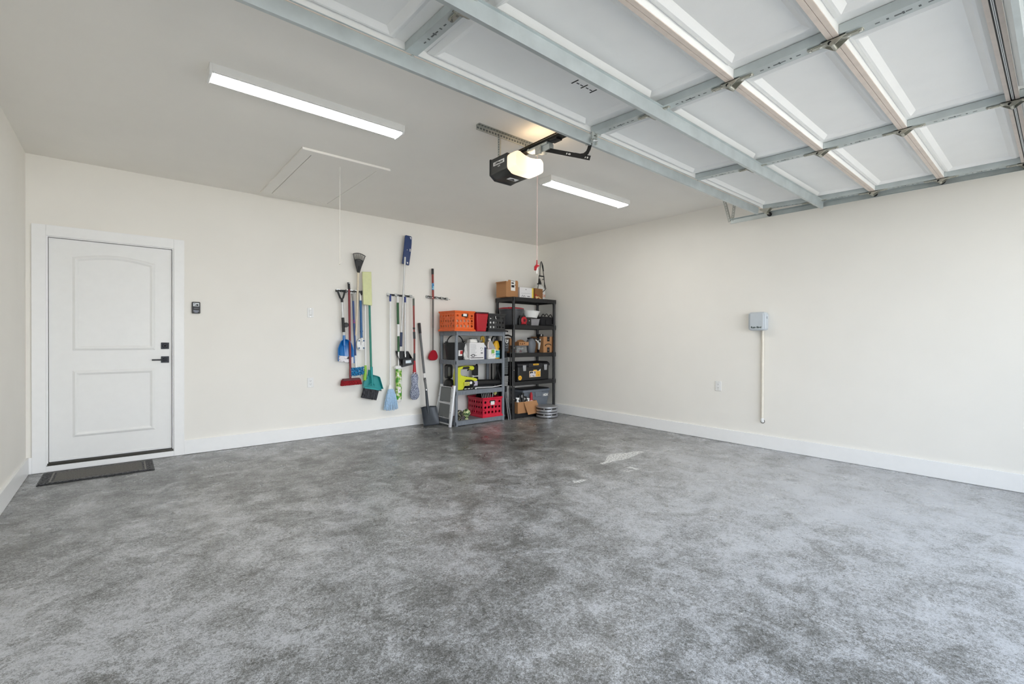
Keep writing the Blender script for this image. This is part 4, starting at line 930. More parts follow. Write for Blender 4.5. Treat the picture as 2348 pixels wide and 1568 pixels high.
# ---- hose and cable coils in the crimson crate
M_hose = mat('black_rubber', (18, 18, 19), .4)
for k in range(6):
    cx_ = -1.455 + .030 * k; pts = []
    for i in range(28):
        a = 2 * PI * i / 28; pts.append((cx_ + .012 * math.sin(a) + .035 * math.cos(a), -.29 + .125 * math.cos(a), Z1 + .225 + .125 * math.sin(a)))
    if k == 0:
        HC = thing('hose_coil', 'coiled black hose with pale stripes heaped in the crimson crate', 'hose', (-1.4, -.29, Z1 + .02))
    MB().tube(pts, .0115, 8, True).obj('hose_loop', M_hose, HC)
    MB().tube([(x - .006, y - .008, z + .006) for x, y, z in pts[3:14]], .0035, 5).obj('hose_stripe', M_paper, HC)
t = thing('spray_nozzle', 'grey and yellow hose nozzle standing in the crimson crate beside the hose coil', 'nozzle', (-1.22, -.30, Z1 + .04))
MB().cyl((-1.23, -.30, Z1 + .05), (-1.215, -.33, Z1 + .32), .012, .009, 12).obj('wand', M_black, t); MB().tube([(-1.275, -.34, Z1 + .20), (-1.25, -.35, Z1 + .30), (-1.238, -.35, Z1 + .345)], .0045, 6).obj('trigger_rod', M_paper, t)
MB().lathe([(.020, 0), (.026, .02), (.018, .045), (.012, .06)], (-1.205, -.335, Z1 + .305), 14, (.35, -.3, .8)).obj('nozzle_head', mat('pale_yellow_plastic', (206, 200, 120), .5), t)
# camouflage balls
M_camo1 = speckle('dark_camouflage', (28, 28, 24), (110, 104, 78), (196, 190, 160), scale=42, thr=.52, width=.02, rough=.7); M_camo2 = speckle('green_camouflage', (44, 74, 44), (132, 160, 96), (214, 212, 168), scale=42, thr=.47, width=.02, rough=.7)
for (x, y, r_, m, lab) in ((-1.868, -.39, .056, M_camo1, 'dark camouflage ball on a small stand beside the step stool, lowest grey shelf'), (-1.750, -.39, .058, M_camo2, 'green camouflage ball on a small stand beside the crimson crate')):
    t = thing('toy_ball', lab, 'ball', (x, y, Z1), 'camouflage balls')
    MB().ball((x, y, Z1 + .026 + r_), r_, 22, 14).obj('ball', m, t); MB().lathe([(.034, 0), (.030, .008), (.018, .02), (.026, .034)], (x, y, Z1), 16).obj('stand', m, t)

# ---- second grey tier: leaf blower and charger
t = thing('leaf_blower', 'bright yellow green cordless leaf blower with a black nozzle tube', 'leaf blower', (-1.6, -.39, Z2))
M_yg = mat('acid_yellow_plastic', (204, 208, 40), .42, var=.03); by = -.40
def side(pts, th, m, nm, bv=.008, y=by): b_ = MB(); b_.prism([(x, y - th / 2, z) for x, z in pts], (0, th, 0)); return b_.obj(nm, m, t, bev=bv)
side([(-1.945, Z2 + .004), (-1.842, Z2 + .004), (-1.800, Z2 + .075), (-1.790, Z2 + .140), (-1.690, Z2 + .132), (-1.640, Z2 + .108), (-1.605, Z2 + .112), (-1.592, Z2 + .140), (-1.630, Z2 + .160), (-1.740, Z2 + .178), (-1.866, Z2 + .204), (-1.884, Z2 + .236), (-1.878, Z2 + .292), (-1.760, Z2 + .298), (-1.715, Z2 + .280), (-1.690, Z2 + .268), (-1.658, Z2 + .278), (-1.648, Z2 + .305), (-1.668, Z2 + .332), (-1.760, Z2 + .338), (-1.850, Z2 + .332), (-1.935, Z2 + .318), (-1.958, Z2 + .20)], .085, M_yg, 'blower_body')
side([(-1.856, Z2 + .290), (-1.848, Z2 + .326), (-1.74, Z2 + .332), (-1.722, Z2 + .300), (-1.760, Z2 + .293)], .09, M_black, 'grip_pad')
side([(-1.745, Z2 + .262), (-1.735, Z2 + .260), (-1.700, Z2 + .296), (-1.712, Z2 + .300)], .02, M_black, 'trigger', .002)
b = MB(); b.lathe([(.062, 0), (.070, .02), (.068, .10), (.052, .16), (.047, .20)], (-1.815, by, Z2 + .085), 26, (1, 0, .0)); b.obj('fan_housing', M_black, t)
MB().tube([(-1.625, by, Z2 + .085), (-1.30, by, Z2 + .075), (-1.145, by, Z2 + .070)], [.047, .046, .038], 22).obj('nozzle_tube', M_black, t)
MB().lathe([(.020, 0), (.020, .004)], (-1.728, by - .067, Z2 + .098), 18, (0, -1, 0)).obj('round_badge', M_paper, t); MB().bx(-1.665, -1.600, by - .0505, by - .043, Z2 + .050, Z2 + .115).obj('rating_label', mat('lilac_grey_label', (176, 170, 186), .6), t)
MB().bx(-1.838, -1.752, by - .0715, by - .050, Z2 + .062, Z2 + .112).obj('brand_plate', mat('pale_yellow_plate', (212, 208, 96), .5), t); text('plate_lettering', 'One+', .030, face_mtx((-1.795, by - .0722, Z2 + .086), (1, 0, 0), (0, 0, 1)), M_ink, t)
text('body_lettering', 'RYOBI', .016, face_mtx((-1.80, by - .0430, Z2 + .190), (1, 0, -.18), (.18, 0, 1)), M_ink, t)
MB().rbx(-1.83, -1.62, by - .03, by + .03, Z2 + .001, Z2 + .018, .01, 'z').obj('blower_foot', M_black, t)
t = thing('measuring_rod', 'thin white bent rod lying along the front edge of the leaf blower shelf', 'rod', (-1.4, -.462, Z2))
MB().tube([(-1.655, -.462, Z2 + .012), (-1.640, -.462, Z2 + .022), (-1.60, -.462, Z2 + .020), (-1.35, -.462, Z2 + .014), (-1.160, -.462, Z2 + .030)], .0055, 8).obj('rod', M_white, t); MB().cyl((-1.640, -.462, Z2 + .004), (-1.632, -.462, Z2 + .020), .008, .006, 8).obj('rod_tip', M_white, t)
t = thing('screw_scatter_tray', 'short black tray with small white fittings in front of the leaf blower', 'tray', (-1.74, -.46, Z2))
MB().bx(-1.845, -1.69, -.470, -.452, Z2 + .001, Z2 + .012).obj('tray', M_black, t)
for x, s_ in ((-1.83, .008), (-1.81, .006), (-1.775, .008), (-1.755, .007), (-1.715, .006)): MB().cyl((x, -.462, Z2 + .012), (x + .012, -.464, Z2 + .022), s_, s_ * .7, 8).obj('fitting', M_white, t)
t = thing('wall_battery', 'black two piece battery pad standing behind the leaf blower nozzle', 'battery pad', (-1.53, -.13, Z2))
MB().rbx(-1.462, -1.385, -.17, -.11, Z2 + .005, Z2 + .150, .008, 'y').obj('lower_block', M_black, t, bev=.004); MB().rbx(-1.464, -1.387, -.17, -.11, Z2 + .166, Z2 + .318, .008, 'y').obj('upper_block', M_black, t, bev=.004)
MB().rbx(-1.472, -1.377, -.158, -.120, Z2 + .001, Z2 + .172, .006, 'y').obj('white_spacer', M_white, t); MB().prism([(-1.412, -.16, Z2 + .315), (-1.387, -.16, Z2 + .315), (-1.392, -.16, Z2 + .338)], (0, .04, 0)).obj('clip', M_black, t)
t = thing('battery_charger', 'black battery charger with a grey face on its edge behind the yellow blower', 'charger', (-1.945, -.2, Z2 + .17))
MB().rbx(-1.975, -1.880, -.235, -.160, Z2 + .150, Z2 + .352, .035, 'y').obj('charger_body', M_black, t, bev=.006); MB().rbx(-1.962, -1.925, -.240, -.230, Z2 + .185, Z2 + .318, .014, 'y').obj('charger_face', mat('mid_grey_plastic', (112, 112, 110), .5), t)
t2 = thing('helmet', 'round black helmet at the left end of the leaf blower shelf, below the charger', 'helmet', (-1.92, -.2, Z2))
b = MB(); b.lathe([(.096, 0), (.100, .03), (.096, .075), (.078, .115), (.045, .140), (.002, .150)], (-1.915, -.20, Z2), 26, sx=.75); b.obj('shell', M_black, t2)
for a in (-.03, .0, .03): MB().tube([(-1.915 + a * 1.2, -.298 + abs(a) * .4, Z2 + .02), (-1.915 + a, -.29, Z2 + .08), (-1.915 + a * .6, -.23, Z2 + .138)], .006, 6).obj('rib', M_hose, t2)

# ---- third grey tier: bucket, bag, cartons, bottles
t = thing('bucket', 'black bucket with a tall arched handle and red and white tag', 'bucket', (-1.885, -.28, Z3))
b = MB(); b.lathe([(.120, .0), (.150, .225), (.156, .228), (.156, .240), (.146, .240), (.144, .225), (.116, .010)], (-1.872, -.28, Z3), 32); b.obj('bucket_body', mat('black_rubber_bucket', (30, 30, 31), .6), t)
MB().tube([(-1.872 - .140 * math.cos(a), -.28, Z3 + .215 + .135 * math.sin(a)) for a in [PI * k / 14 for k in range(15)]], .0085, 8).obj('bucket_handle', M_black, t)
for sx in (-1, 1): MB().bx(-1.872 + sx * .140 - .012, -1.872 + sx * .140 + .012, -.30, -.26, Z3 + .195, Z3 + .258).obj('handle_lug', M_black, t)
b = MB(); n_ = 8
pts = [(-1.872 + .142 * math.sin(-.26 + .46 * k / n_) , -.28 - .142 * math.cos(-.26 + .46 * k / n_)) for k in range(n_ + 1)]
for k in range(n_): b.poly([(pts[k][0], pts[k][1], Z3 + .055), (pts[k + 1][0], pts[k + 1][1], Z3 + .055), (pts[k + 1][0], pts[k + 1][1] - .007, Z3 + .135), (pts[k][0], pts[k][1] - .007, Z3 + .135)])
tg = b.obj('bucket_tag', M_paper, t); b = MB()
for k in range(3, n_): b.poly([(pts[k][0], pts[k][1] - .005, Z3 + .085), (pts[k + 1][0], pts[k + 1][1] - .005, Z3 + .078), (pts[k + 1][0], pts[k + 1][1] - .012, Z3 + .132), (pts[k][0], pts[k][1] - .012, Z3 + .126)])
b.obj('tag_red_panel', mat('tag_red', (190, 52, 50), .7), tg)
t = thing('plastic_bag', 'crumpled white plastic bag between the black bucket and white carton', 'bag', (-1.78, -.34, Z3))
random.seed(9); b = MB()
def bagf(u, v):
    a = 2 * PI * u; z = v * .235; r_ = .060 * (1 - .55 * v) * (1 + .22 * math.sin(5 * a + 7 * v) + .10 * math.sin(11 * a)) * (1.15 if v < .15 else 1)
    return (-1.735 - .055 * v + r_ * math.cos(a), -.37 + .75 * r_ * math.sin(a), Z3 + .002 + z + .008 * math.sin(4 * a))
b.grid(bagf, 36, 14); b.obj('bag_film', mat('white_film', (222, 222, 218), .3, trans=.15), t, angle=80)
b = MB(); b.grid(lambda u, v: (-1.80 + .12 * u, -.42 - .03 * math.sin(PI * u) + .02 * v, Z3 + .003 + .045 * (1 - abs(2 * v - 1)) * (.5 + .5 * math.sin(9 * u) ** 2)), 14, 6); b.obj('loose_corner', MATS['white_film'], t, angle=80)
t = thing('white_carton', 'white carton printed with grey text lines and round marks on the front', 'box', (-1.62, -.40, Z3))
MB().bx(-1.750, -1.492, -.462, -.330, Z3, Z3 + .240).obj('carton_body', mat('white_card', (226, 224, 224), .7, var=.02), t, bev=.002)
b = MB(); random.seed(3)
for k in range(11): zz = Z3 + .215 - k * .0155; b.bx(-1.738, -1.738 + .085 + random.uniform(0, .035), -.4632, -.461, zz - .003, zz)
b.obj('text_lines', mat('grey_print', (128, 128, 130), .7), t)
b = MB()
for k in range(3):
    a0 = PI / 2 + k * 2 * PI / 3 + .3; b.tube([(-1.540 + .020 * math.cos(a0 + j * .3), -.4628, Z3 + .150 + .020 * math.sin(a0 + j * .3)) for j in range(5)], .0035, 6)
b.obj('recycling_mark', mat('grey_print', (90, 92, 94), .7), t)
b = MB(); b.tube([(-1.688 + .026 * math.cos(2 * PI * k / 18), -.4628, Z3 + .058 + .017 * math.sin(2 * PI * k / 18)) for k in range(18)], .0045, 6, True); b.bx(-1.738, -1.714, -.4632, -.461, Z3 + .053, Z3 + .062); b.bx(-1.662, -1.630, -.4632, -.461, Z3 + .053, Z3 + .060); b.bx(-1.735, -1.510, -.4632, -.461, Z3 + .020, Z3 + .030); b.obj('carton_emblem', M_ink, t)
MB().bx(-1.556, -1.548, -.4632, -.461, Z3 + .080, Z3 + .105).bx(-1.544, -1.520, -.4632, -.461, Z3 + .080, Z3 + .105).obj('square_marks', mat('grey_print', (128, 128, 130), .7), t)
t = thing('folded_cloth', 'folded white cloth resting on top of the white carton', 'cloth', (-1.66, -.40, Z3 + .24))
b = MB(); b.rbx(-1.726, -1.598, -.445, -.345, Z3 + .241, Z3 + .268, .012, 'z'); b.rbx(-1.722, -1.602, -.440, -.350, Z3 + .268, Z3 + .288, .012, 'z'); b.obj('cloth_fold', mat('white_cotton', (232, 230, 226), .9, bump=.4), t, bev=.006)
t = thing('grey_carton', 'small grey box with a clear blister behind the white carton', 'box', (-1.54, -.25, Z3))
MB().bx(-1.60, -1.46, -.29, -.19, Z3, Z3 + .272).obj('box_body', mat('mid_grey_card', (120, 120, 118), .7), t, bev=.002); MB().rbx(-1.585, -1.475, -.275, -.205, Z3 + .272, Z3 + .305, .015, 'z').obj('clear_lid', mat('clear_film', (210, 212, 210), .15, trans=.7), t, bev=.006)
t = thing('caulk_gun', 'mustard yellow hand sprayer handle standing behind the white carton', 'sprayer', (-1.42, -.30, Z3))
M_must = mat('mustard_plastic', (206, 166, 44), .45, var=.04)
MB().cyl((-1.420, -.30, Z3), (-1.418, -.30, Z3 + .255), .019, .017, 14).obj('barrel', mat('dark_mustard', (150, 112, 30), .5), t); MB().tube([(-1.444, -.315, Z3 + .275), (-1.436, -.315, Z3 + .318), (-1.414, -.315, Z3 + .330), (-1.396, -.315, Z3 + .305), (-1.392, -.312, Z3 + .20)], [.014, .018, .020, .018, .014], 10).obj('handle', M_must, t)
t = thing('spray_bottle', 'navy blue box shaped bottle between the white carton and the jug', 'bottle', (-1.465, -.38, Z3))
MB().rbx(-1.487, -1.428, -.43, -.35, Z3, Z3 + .175, .012, 'z').obj('bottle_body', mat('navy_bottle', (44, 50, 86), .35), t, bev=.004); b = MB(); b.skin([[b.v(p) for p in ((-1.487, -.43, Z3 + .172), (-1.428, -.43, Z3 + .172), (-1.428, -.35, Z3 + .172), (-1.487, -.35, Z3 + .172))], [b.v(p) for p in ((-1.482, -.405, Z3 + .235), (-1.462, -.405, Z3 + .235), (-1.462, -.375, Z3 + .235), (-1.482, -.375, Z3 + .235))]], smooth=False); b.obj('bottle_shoulder', mat('pale_lilac', (196, 198, 212), .5), t)
t = thing('jug', 'grey topped jug with white and green label on the bucket shelf', 'jug', (-1.34, -.40, Z3))
b = MB(); b.rbx(-1.410, -1.268, -.445, -.345, Z3, Z3 + .145, .022, 'z'); b.obj('jug_body', M_white, t, bev=.006)
b = MB(); b.skin([[b.v((cx + hx * a, -.395 + hy * c, z)) for a, c in ((-1, -1), (1, -1), (1, 1), (-1, 1))] for cx, hx, hy, z in ((-1.339, .070, .050, Z3 + .145), (-1.339, .068, .048, Z3 + .160), (-1.348, .026, .026, Z3 + .262), (-1.348, .018, .018, Z3 + .275))], smooth=False); b.obj('jug_shoulder', mat('grey_translucent', (176, 176, 178), .3, trans=.2), t, bev=.006)
MB().cyl((-1.348, -.395, Z3 + .272), (-1.348, -.395, Z3 + .300), .023, n=18).obj('jug_cap', M_white, t); MB().tube([(-1.372, -.435, Z3 + .262), (-1.402, -.44, Z3 + .245), (-1.412, -.442, Z3 + .20), (-1.405, -.442, Z3 + .155)], .009, 8).obj('jug_handle', mat('pinkish_white', (226, 206, 200), .4), t)
lb = MB().bx(-1.404, -1.272, -.4468, -.444, Z3 + .012, Z3 + .142).obj('jug_label', M_paper, t); MB().bx(-1.352, -1.296, -.4478, -.446, Z3 + .082, Z3 + .138).obj('green_panel', mat('label_green', (130, 178, 78), .7), lb); MB().bx(-1.352, -1.347, -.4482, -.446, Z3 + .064, Z3 + .138).bx(-1.330, -1.285, -.4478, -.446, Z3 + .060, Z3 + .066).bx(-1.325, -1.313, -.4478, -.446, Z3 + .040, Z3 + .046).bx(-1.398, -1.375, -.4478, -.446, Z3 + .02, Z3 + .024).obj('label_print', mat('grey_print', (90, 92, 94), .7), lb)
MB().bx(-1.400, -1.345, -.4465, -.442, Z3 + .146, Z3 + .153).obj('red_band', mat('faded_red', (176, 84, 84), .6), t)
t = thing('cleaner_bottle', 'tall yellow cleaner bottle with turquoise label behind the jug', 'bottle', (-1.20, -.36, Z3))
M_yb = mat('golden_plastic', (222, 170, 34), .35, var=.04)
b = MB(); b.lathe([(.060, 0), (.062, .02), (.062, .15), (.060, .175), (.040, .245), (.024, .268)], (-1.195, -.36, Z3), 26, sy=.72); b.obj('bottle_body', M_yb, t)
b = MB(); b.prism([(-1.262, -.385, Z3 + .205), (-1.232, -.385, Z3 + .255), (-1.205, -.385, Z3 + .265), (-1.200, -.385, Z3 + .19)], (0, .05, 0)); b.obj('bottle_grip', M_yb, t, bev=.006)
MB().cyl((-1.205, -.36, Z3 + .265), (-1.205, -.36, Z3 + .292), .019, .014, 14).obj('bottle_cap', mat('dark_violet_cap', (40, 34, 62), .4), t)
MB().lathe([(.0632, 0), (.0632, .105)], (-1.195, -.36, Z3 + .018), 26, sy=.725, caps=False).obj('turquoise_label', speckle('turquoise_print', (30, 120, 140), (96, 190, 204), scale=30, thr=.45), t); MB().lathe([(.060, 0), (.0635, .004), (.0635, .012), (.060, .016)], (-1.195, -.36, Z3 + .118), 26, sy=.725).obj('cream_band', mat('cream_band', (238, 222, 150), .6), t)
MB().rbx(-1.182, -1.148, -.4045, -.395, Z3 + .132, Z3 + .162, .008, 'y').obj('black_emblem', M_ink, t)

# ---- step stool
t = thing('step_stool', 'folded silver step stool with two grey treads leaning on the grey shelf', 'step stool', (-2.04, -.27, 0))
M_alu = mat('white_silver_enamel', (214, 215, 216), .32, .35, var=.03)
LX = lambda z: -2.062 + .055 * z / .56                                # leans towards the shelf
for yy, (ya, yb_) in ((0, (-.452, -.470)), (1, (-.070, -.150))):
    b = MB(); b.tube([(LX(0), ya, .0), (LX(.2), ya + (yb_ - ya) * .25, .2), (LX(.40), ya + (yb_ - ya) * .75, .40), (LX(.565), yb_, .565)], [.013, .0175, .0165, .0165], 12, sy=1.5); lg = b.obj('leg', M_alu, t)
    MB().tube([(LX(0) - .001, ya, .0005), (LX(.04) - .001, ya, .036)], [.0135, .0150], 12, sy=1.6).obj('rubber_foot', mat('pale_foot', (196, 196, 200), .6), lg)
    for zz in (.20, .40, .53): MB().cyl((LX(zz) - .022, ya + (yb_ - ya) * min(1, zz / .55), zz), (LX(zz) - .019, ya + (yb_ - ya) * min(1, zz / .55), zz), .0055, n=10).obj('rivet', M_hole, lg)
yL, yR = -.160, -.425
for za, zb in ((.335, .530), (.125, .300)):
    dy = .02 * (1 - za / .5)
    b = MB(); b.prism([(LX(za) - .016, yL + dy, za), (LX(zb) - .016, yL, zb), (LX(zb) - .016, yR, zb), (LX(za) - .016, yR + dy * .3, za)], (.014, 0, 0)); b.obj('tread', speckle('grey_ribbed_tread', (112, 114, 114), (126, 128, 128), scale=420, stretch=(1, 1, 3)), t, bev=.002)
    b = MB(); c = [(LX(za) - .012, yL + dy + .012, za - .012), (LX(zb) - .012, yL + .012, zb + .010), (LX(zb) - .012, yR - .012, zb + .010), (LX(za) - .012, yR - .012 + dy * .3, za - .012)]
    b.tube(c, .0085, 8, True); b.obj('tread_frame', M_alu, t)
MB().bx(LX(.315) - .022, LX(.315) - .014, -.200, -.182, .306, .324).obj('latch', M_black, t); MB().tube([(LX(.31) - .014, -.155, .312), (LX(.31) - .014, -.425, .312)], .013, 8).obj('cross_bar', M_alu, t)
MB().tube([(LX(.12) - .012, -.130, .12), (LX(.07) - .012, -.122, .065), (LX(.04) - .012, -.150, .035), (LX(.04) - .012, -.430, .035)], .010, 8).obj('lower_frame', M_alu, t)
MB().cyl((LX(.555) - .020, -.448, .552), (LX(.555) + .01, -.448, .552), .012, n=14).obj('hinge_cap', mat('dull_red_cap', (140, 60, 52), .5), t)

# ---- folded things in the gap between the two shelf units
t = thing('folding_cart', 'tall folded cart with black tubular frame standing between the shelf units', 'cart', (-1.05, -.3, 0))
MB().tube([(-1.012, -.52, .0), (-1.012, -.52, 1.20), (-1.020, -.505, 1.245), (-1.05, -.47, 1.262), (-1.075, -.30, 1.262), (-1.085, -.14, 1.25), (-1.09, -.11, 1.20), (-1.09, -.11, .0)], .0125, 10).obj('outer_frame', M_blackm, t)
MB().tube([(-.993, -.515, .0), (-.993, -.515, 1.06)], .010, 10).obj('front_rail', M_blackm, t); MB().tube([(-1.033, -.495, .0), (-1.033, -.495, 1.06)], .009, 10).obj('front_rail', M_blackm, t)
for zz in (1.075, .74, .50, .30): MB().cyl((-1.0, -.545, zz), (-1.0, -.512, zz), .007, n=8).obj('bolt', M_chrome, t)
for ya, yb_ in ((-.30, -.13), (-.22, -.42)):
    MB().prism([(-1.085, ya, .86), (-1.085, ya + .022, .86), (-1.085, yb_ + .022, .40), (-1.085, yb_, .40)], (.012, 0, 0)).obj('cross_strut', mat('grey_strut', (86, 88, 90), .45, .4), t)
MB().bx(-1.075, -1.040, -.43, -.26, .02, 1.18).obj('folded_fabric', mat('black_nylon', (20, 20, 22), .8), t, bev=.01)
t = thing('printed_bag', 'dark folded bag with a pale swirl print hanging between the shelf units', 'bag', (-1.06, -.47, 1.0))
MB().rbx(-1.118, -1.040, -.468, -.445, 1.02, 1.215, .012, 'y').obj('bag_body', mat('charcoal_cloth', (58, 60, 62), .9), t, bev=.004)
b = MB(); b.tube([(-1.105, -.4695, 1.205), (-1.10, -.4695, 1.165), (-1.080, -.4695, 1.145), (-1.060, -.4695, 1.160), (-1.055, -.4695, 1.20)], .006, 6); b.tube([(-1.085, -.4695, 1.20), (-1.075, -.4695, 1.175), (-1.070, -.4695, 1.19)], .004, 6); b.obj('swirl_print', M_paper, t)
b = MB(); b.tube([(-1.110, -.4695, 1.12), (-1.085, -.4695, 1.105), (-1.065, -.4695, 1.125), (-1.05, -.4695, 1.115)], .004, 6); b.tube([(-1.105, -.4695, 1.085), (-1.08, -.4695, 1.075), (-1.06, -.4695, 1.092)], .004, 6); b.obj('script_print', mat('pale_grey_print', (150, 152, 154), .8), t)
for (z0, z1, n_, lab, m) in ((.68, .93, 10, 'dark grey slatted panel in the gap, upper of the two', mat('dark_grey_slat', (92, 96, 96), .6)), (.50, .655, 7, 'pale grey slatted panel in the gap, lower of the two', mat('pale_grey_slat', (152, 152, 150), .6))):
    t = thing('slatted_panel', lab, 'panel', (-1.07, -.455, z0), 'slatted panels between the shelf units')
    MB().bx(-1.118, -1.048, -.452, -.447, z0, z1).obj('backing', M_black, t); k = (z1 - z0) / n_
    for i in range(n_): MB().bx(-1.118, -1.050 + .01 * i / n_, -.462, -.450, z0 + k * i + .003, z0 + k * (i + 1) - .003).obj('slat', m, t, bev=.002)
for x0_, x1_, lab in ((-1.112, -1.030, 'flat grey metal strip leaning at the foot of the gap, in front'), (-1.125, -1.062, 'narrow grey metal strip leaning behind the wider strip in the gap')):
    f_ = .0 if x1_ > -1.05 else .012
    b = MB(); b.prism([(x0_ - .004, -.498 + f_, .42), (x0_ + .010, -.498 + f_, .42), (x1_ + .022, -.505 + f_, .001), (x1_ - .004, -.505 + f_, .001)], (0, .004, 0)); o = b.obj('metal_strip', mat('grey_strip', (124, 124, 126), .5, .4), None); tag(o, lab, 'metal strip', 'metal strips in the gap')

# ------------------------------------------------------------------ black shelf: top
def carton(name, label, x0, x1, y0, y1, z0, z1, open_=False, m=None, rz=0, cat='box', group=None):
    m = m or M_card; t_ = thing(name, label, cat, ((x0 + x1) / 2, (y0 + y1) / 2, z0), group); b_ = MB(); c_ = ((x0 + x1) / 2, (y0 + y1) / 2, z0); X = turn(c_, rz); b_.xf = X
    if open_:
        th = .004; b_.bx(x0, x1, y0, y0 + th, z0, z1); b_.bx(x0, x1, y1 - th, y1, z0, z1); b_.bx(x0, x0 + th, y0, y1, z0, z1); b_.bx(x1 - th, x1, y0, y1, z0, z1); b_.bx(x0, x1, y0, y1, z0, z0 + th)
    else: b_.bx(x0, x1, y0, y1, z0, z1)
    b_.obj('carton_body', m, t_, bev=.002); return t_, X
t, X = carton('cardboard_box', 'tall brown cardboard box with white shipping label, left on the black shelf top', -1.055, -.800, -.40, -.18, B5, B5 + .235, rz=4)
def part(nm, m, parent, X, fn, bv=0): b_ = MB(); b_.xf = X; fn(b_); return b_.obj(nm, m, parent, bev=bv)
lb = part('shipping_label', M_paper, t, X, lambda b_: b_.bx(-.955, -.865, -.4025, -.399, B5 + .100, B5 + .262))
part('label_print', M_ink, lb, X, lambda b_: [b_.bx(-.945, -.885, -.4032, -.402, B5 + .150, B5 + .185), b_.bx(-.945, -.895, -.4032, -.402, B5 + .205, B5 + .225), b_.bx(-.950, -.880, -.4032, -.402, B5 + .245, B5 + .252), b_.cyl((-.868, -.4035, B5 + .190), (-.868, -.402, B5 + .190), .008, n=10)])
part('box_flap', M_card, t, X, lambda b_: b_.prism([(-1.055, -.40, B5 + .235), (-1.055, -.18, B5 + .235), (-1.085, -.19, B5 + .218), (-1.085, -.39, B5 + .218)], (.0, 0, .003))); part('box_flap', M_card, t, X, lambda b_: b_.prism([(-.80, -.40, B5 + .235), (-.80, -.18, B5 + .235), (-.815, -.19, B5 + .262), (-.815, -.39, B5 + .262)], (.003, 0, 0)))
part('box_flap', M_card, t, X, lambda b_: b_.prism([(-1.02, -.40, B5 + .235), (-.80, -.40, B5 + .235), (-.805, -.392, B5 + .262), (-.995, -.392, B5 + .262)], (0, .003, 0)))
t, X = carton('printed_carton', 'white and yellow printed carton in the middle of the black shelf top', -.770, -.500, -.42, -.22, B5, B5 + .165, m=mat('white_card', (226, 224, 224), .7), rz=-4)
part('yellow_end', speckle('yellow_print', (150, 120, 40), (236, 208, 70), scale=26, thr=.36, width=.05), t, X, lambda b_: b_.bx(-.5, -.4985, -.42, -.22, B5 + .002, B5 + .164)); part('yellow_edge', mat('carton_yellow', (230, 204, 80), .7), t, X, lambda b_: b_.bx(-.530, -.4985, -.4212, -.419, B5 + .002, B5 + .165))
part('carton_print', mat('grey_print', (90, 92, 94), .7), t, X, lambda b_: [b_.bx(-.655, -.640, -.4215, -.419, B5 + .125, B5 + .140), b_.bx(-.74, -.56, -.4215, -.419, B5 + .072, B5 + .075), b_.tube([(-.735, -.4205, B5 + .02), (-.715, -.4205, B5 + .045), (-.700, -.4205, B5 + .018), (-.68, -.4205, B5 + .04), (-.66, -.4205, B5 + .018)], .004, 6), b_.bx(-.62, -.57, -.4215, -.419, B5 + .02, B5 + .035)])
t, X = carton('cardboard_box', 'brown open cardboard carton with red printing on the front of the black shelf top', -.475, -.285, -.41, -.21, B5, B5 + .170, True, M_cardd, 6)
part('side_panel', M_cardd, t, X, lambda b_: b_.bx(-.47, -.285, -.2105, -.2055, B5, B5 + .175)); part('red_print', speckle('red_cream_print', (170, 60, 40), (230, 208, 150), scale=28, thr=.5, width=.03), t, X, lambda b_: b_.prism([(-.475, -.4125, B5 + .003), (-.290, -.4125, B5 + .003), (-.475, -.4125, B5 + .085)], (0, .002, 0)))
# pump sprayer
t = thing('pump_sprayer', 'white pump sprayer tank with black hose loop and wand in the corner', 'sprayer', (-.14, -.2, B5))
b = MB(); b.lathe([(.098, 0), (.100, .02), (.100, .14), (.095, .19), (.075, .235), (.045, .262), (.030, .275)], (-.150, -.185, B5), 28); b.obj('tank', mat('cloudy_white_plastic', (222, 222, 218), .4, var=.03), t)
MB().lathe([(.036, 0), (.036, .02), (.02, .03), (.016, .10)], (-.150, -.185, B5 + .27), 18).obj('pump_neck', M_black, t)
text('tank_lettering', 'HDX', .062, face_mtx((-.165, -.2866, B5 + .075), (1, .12, 0), (0, 0, 1)), mat('orange_print', (216, 120, 70), .6), t, .001, .001)
b = MB(); b.tube([(-.262, -.26, B5 + .11), (-.235, -.26, B5 + .30), (-.225, -.26, B5 + .405)], .0055, 8); b.tube([(-.095, -.26, B5 + .12), (-.105, -.26, B5 + .30), (-.115, -.26, B5 + .41)], .0055, 8); b.bx(-.226, -.114, -.267, -.253, B5 + .392, B5 + .412); b.obj('shoulder_frame', M_black, t)
MB().tube([(-.200, -.25, B5 + .455), (-.194, -.25, B5 + .56), (-.182, -.25, B5 + .628), (-.168, -.25, B5 + .648), (-.154, -.25, B5 + .625), (-.128, -.25, B5 + .54), (-.112, -.25, B5 + .41), (-.096, -.26, B5 + .27), (-.088, -.28, B5 + .20), (-.13, -.285, B5 + .165), (-.20, -.285, B5 + .115)], .0062, 8).obj('hose', M_hose, t)
MB().tube([(-.158, -.25, B5 + .635), (-.138, -.25, B5 + .575), (-.118, -.25, B5 + .49)], [.007, .014, .011], 10).obj('wand_grip', M_black, t); MB().tube([(-.200, -.25, B5 + .395), (-.199, -.25, B5 + .46)], [.009, .006], 8).obj('hose_tail', M_black, t)
MB().tube([(-.210 + .05 * k / 8 + .045, -.265, B5 + .335 + .022 * math.sin(PI * k / 8)) for k in range(9)], .005, 6).obj('carry_loop', M_black, t); MB().tube([(-.218, -.265, B5 + .36), (-.205, -.27, B5 + .30), (-.198, -.27, B5 + .275)], [.006, .012, .014], 8).obj('nozzle', M_black, t)

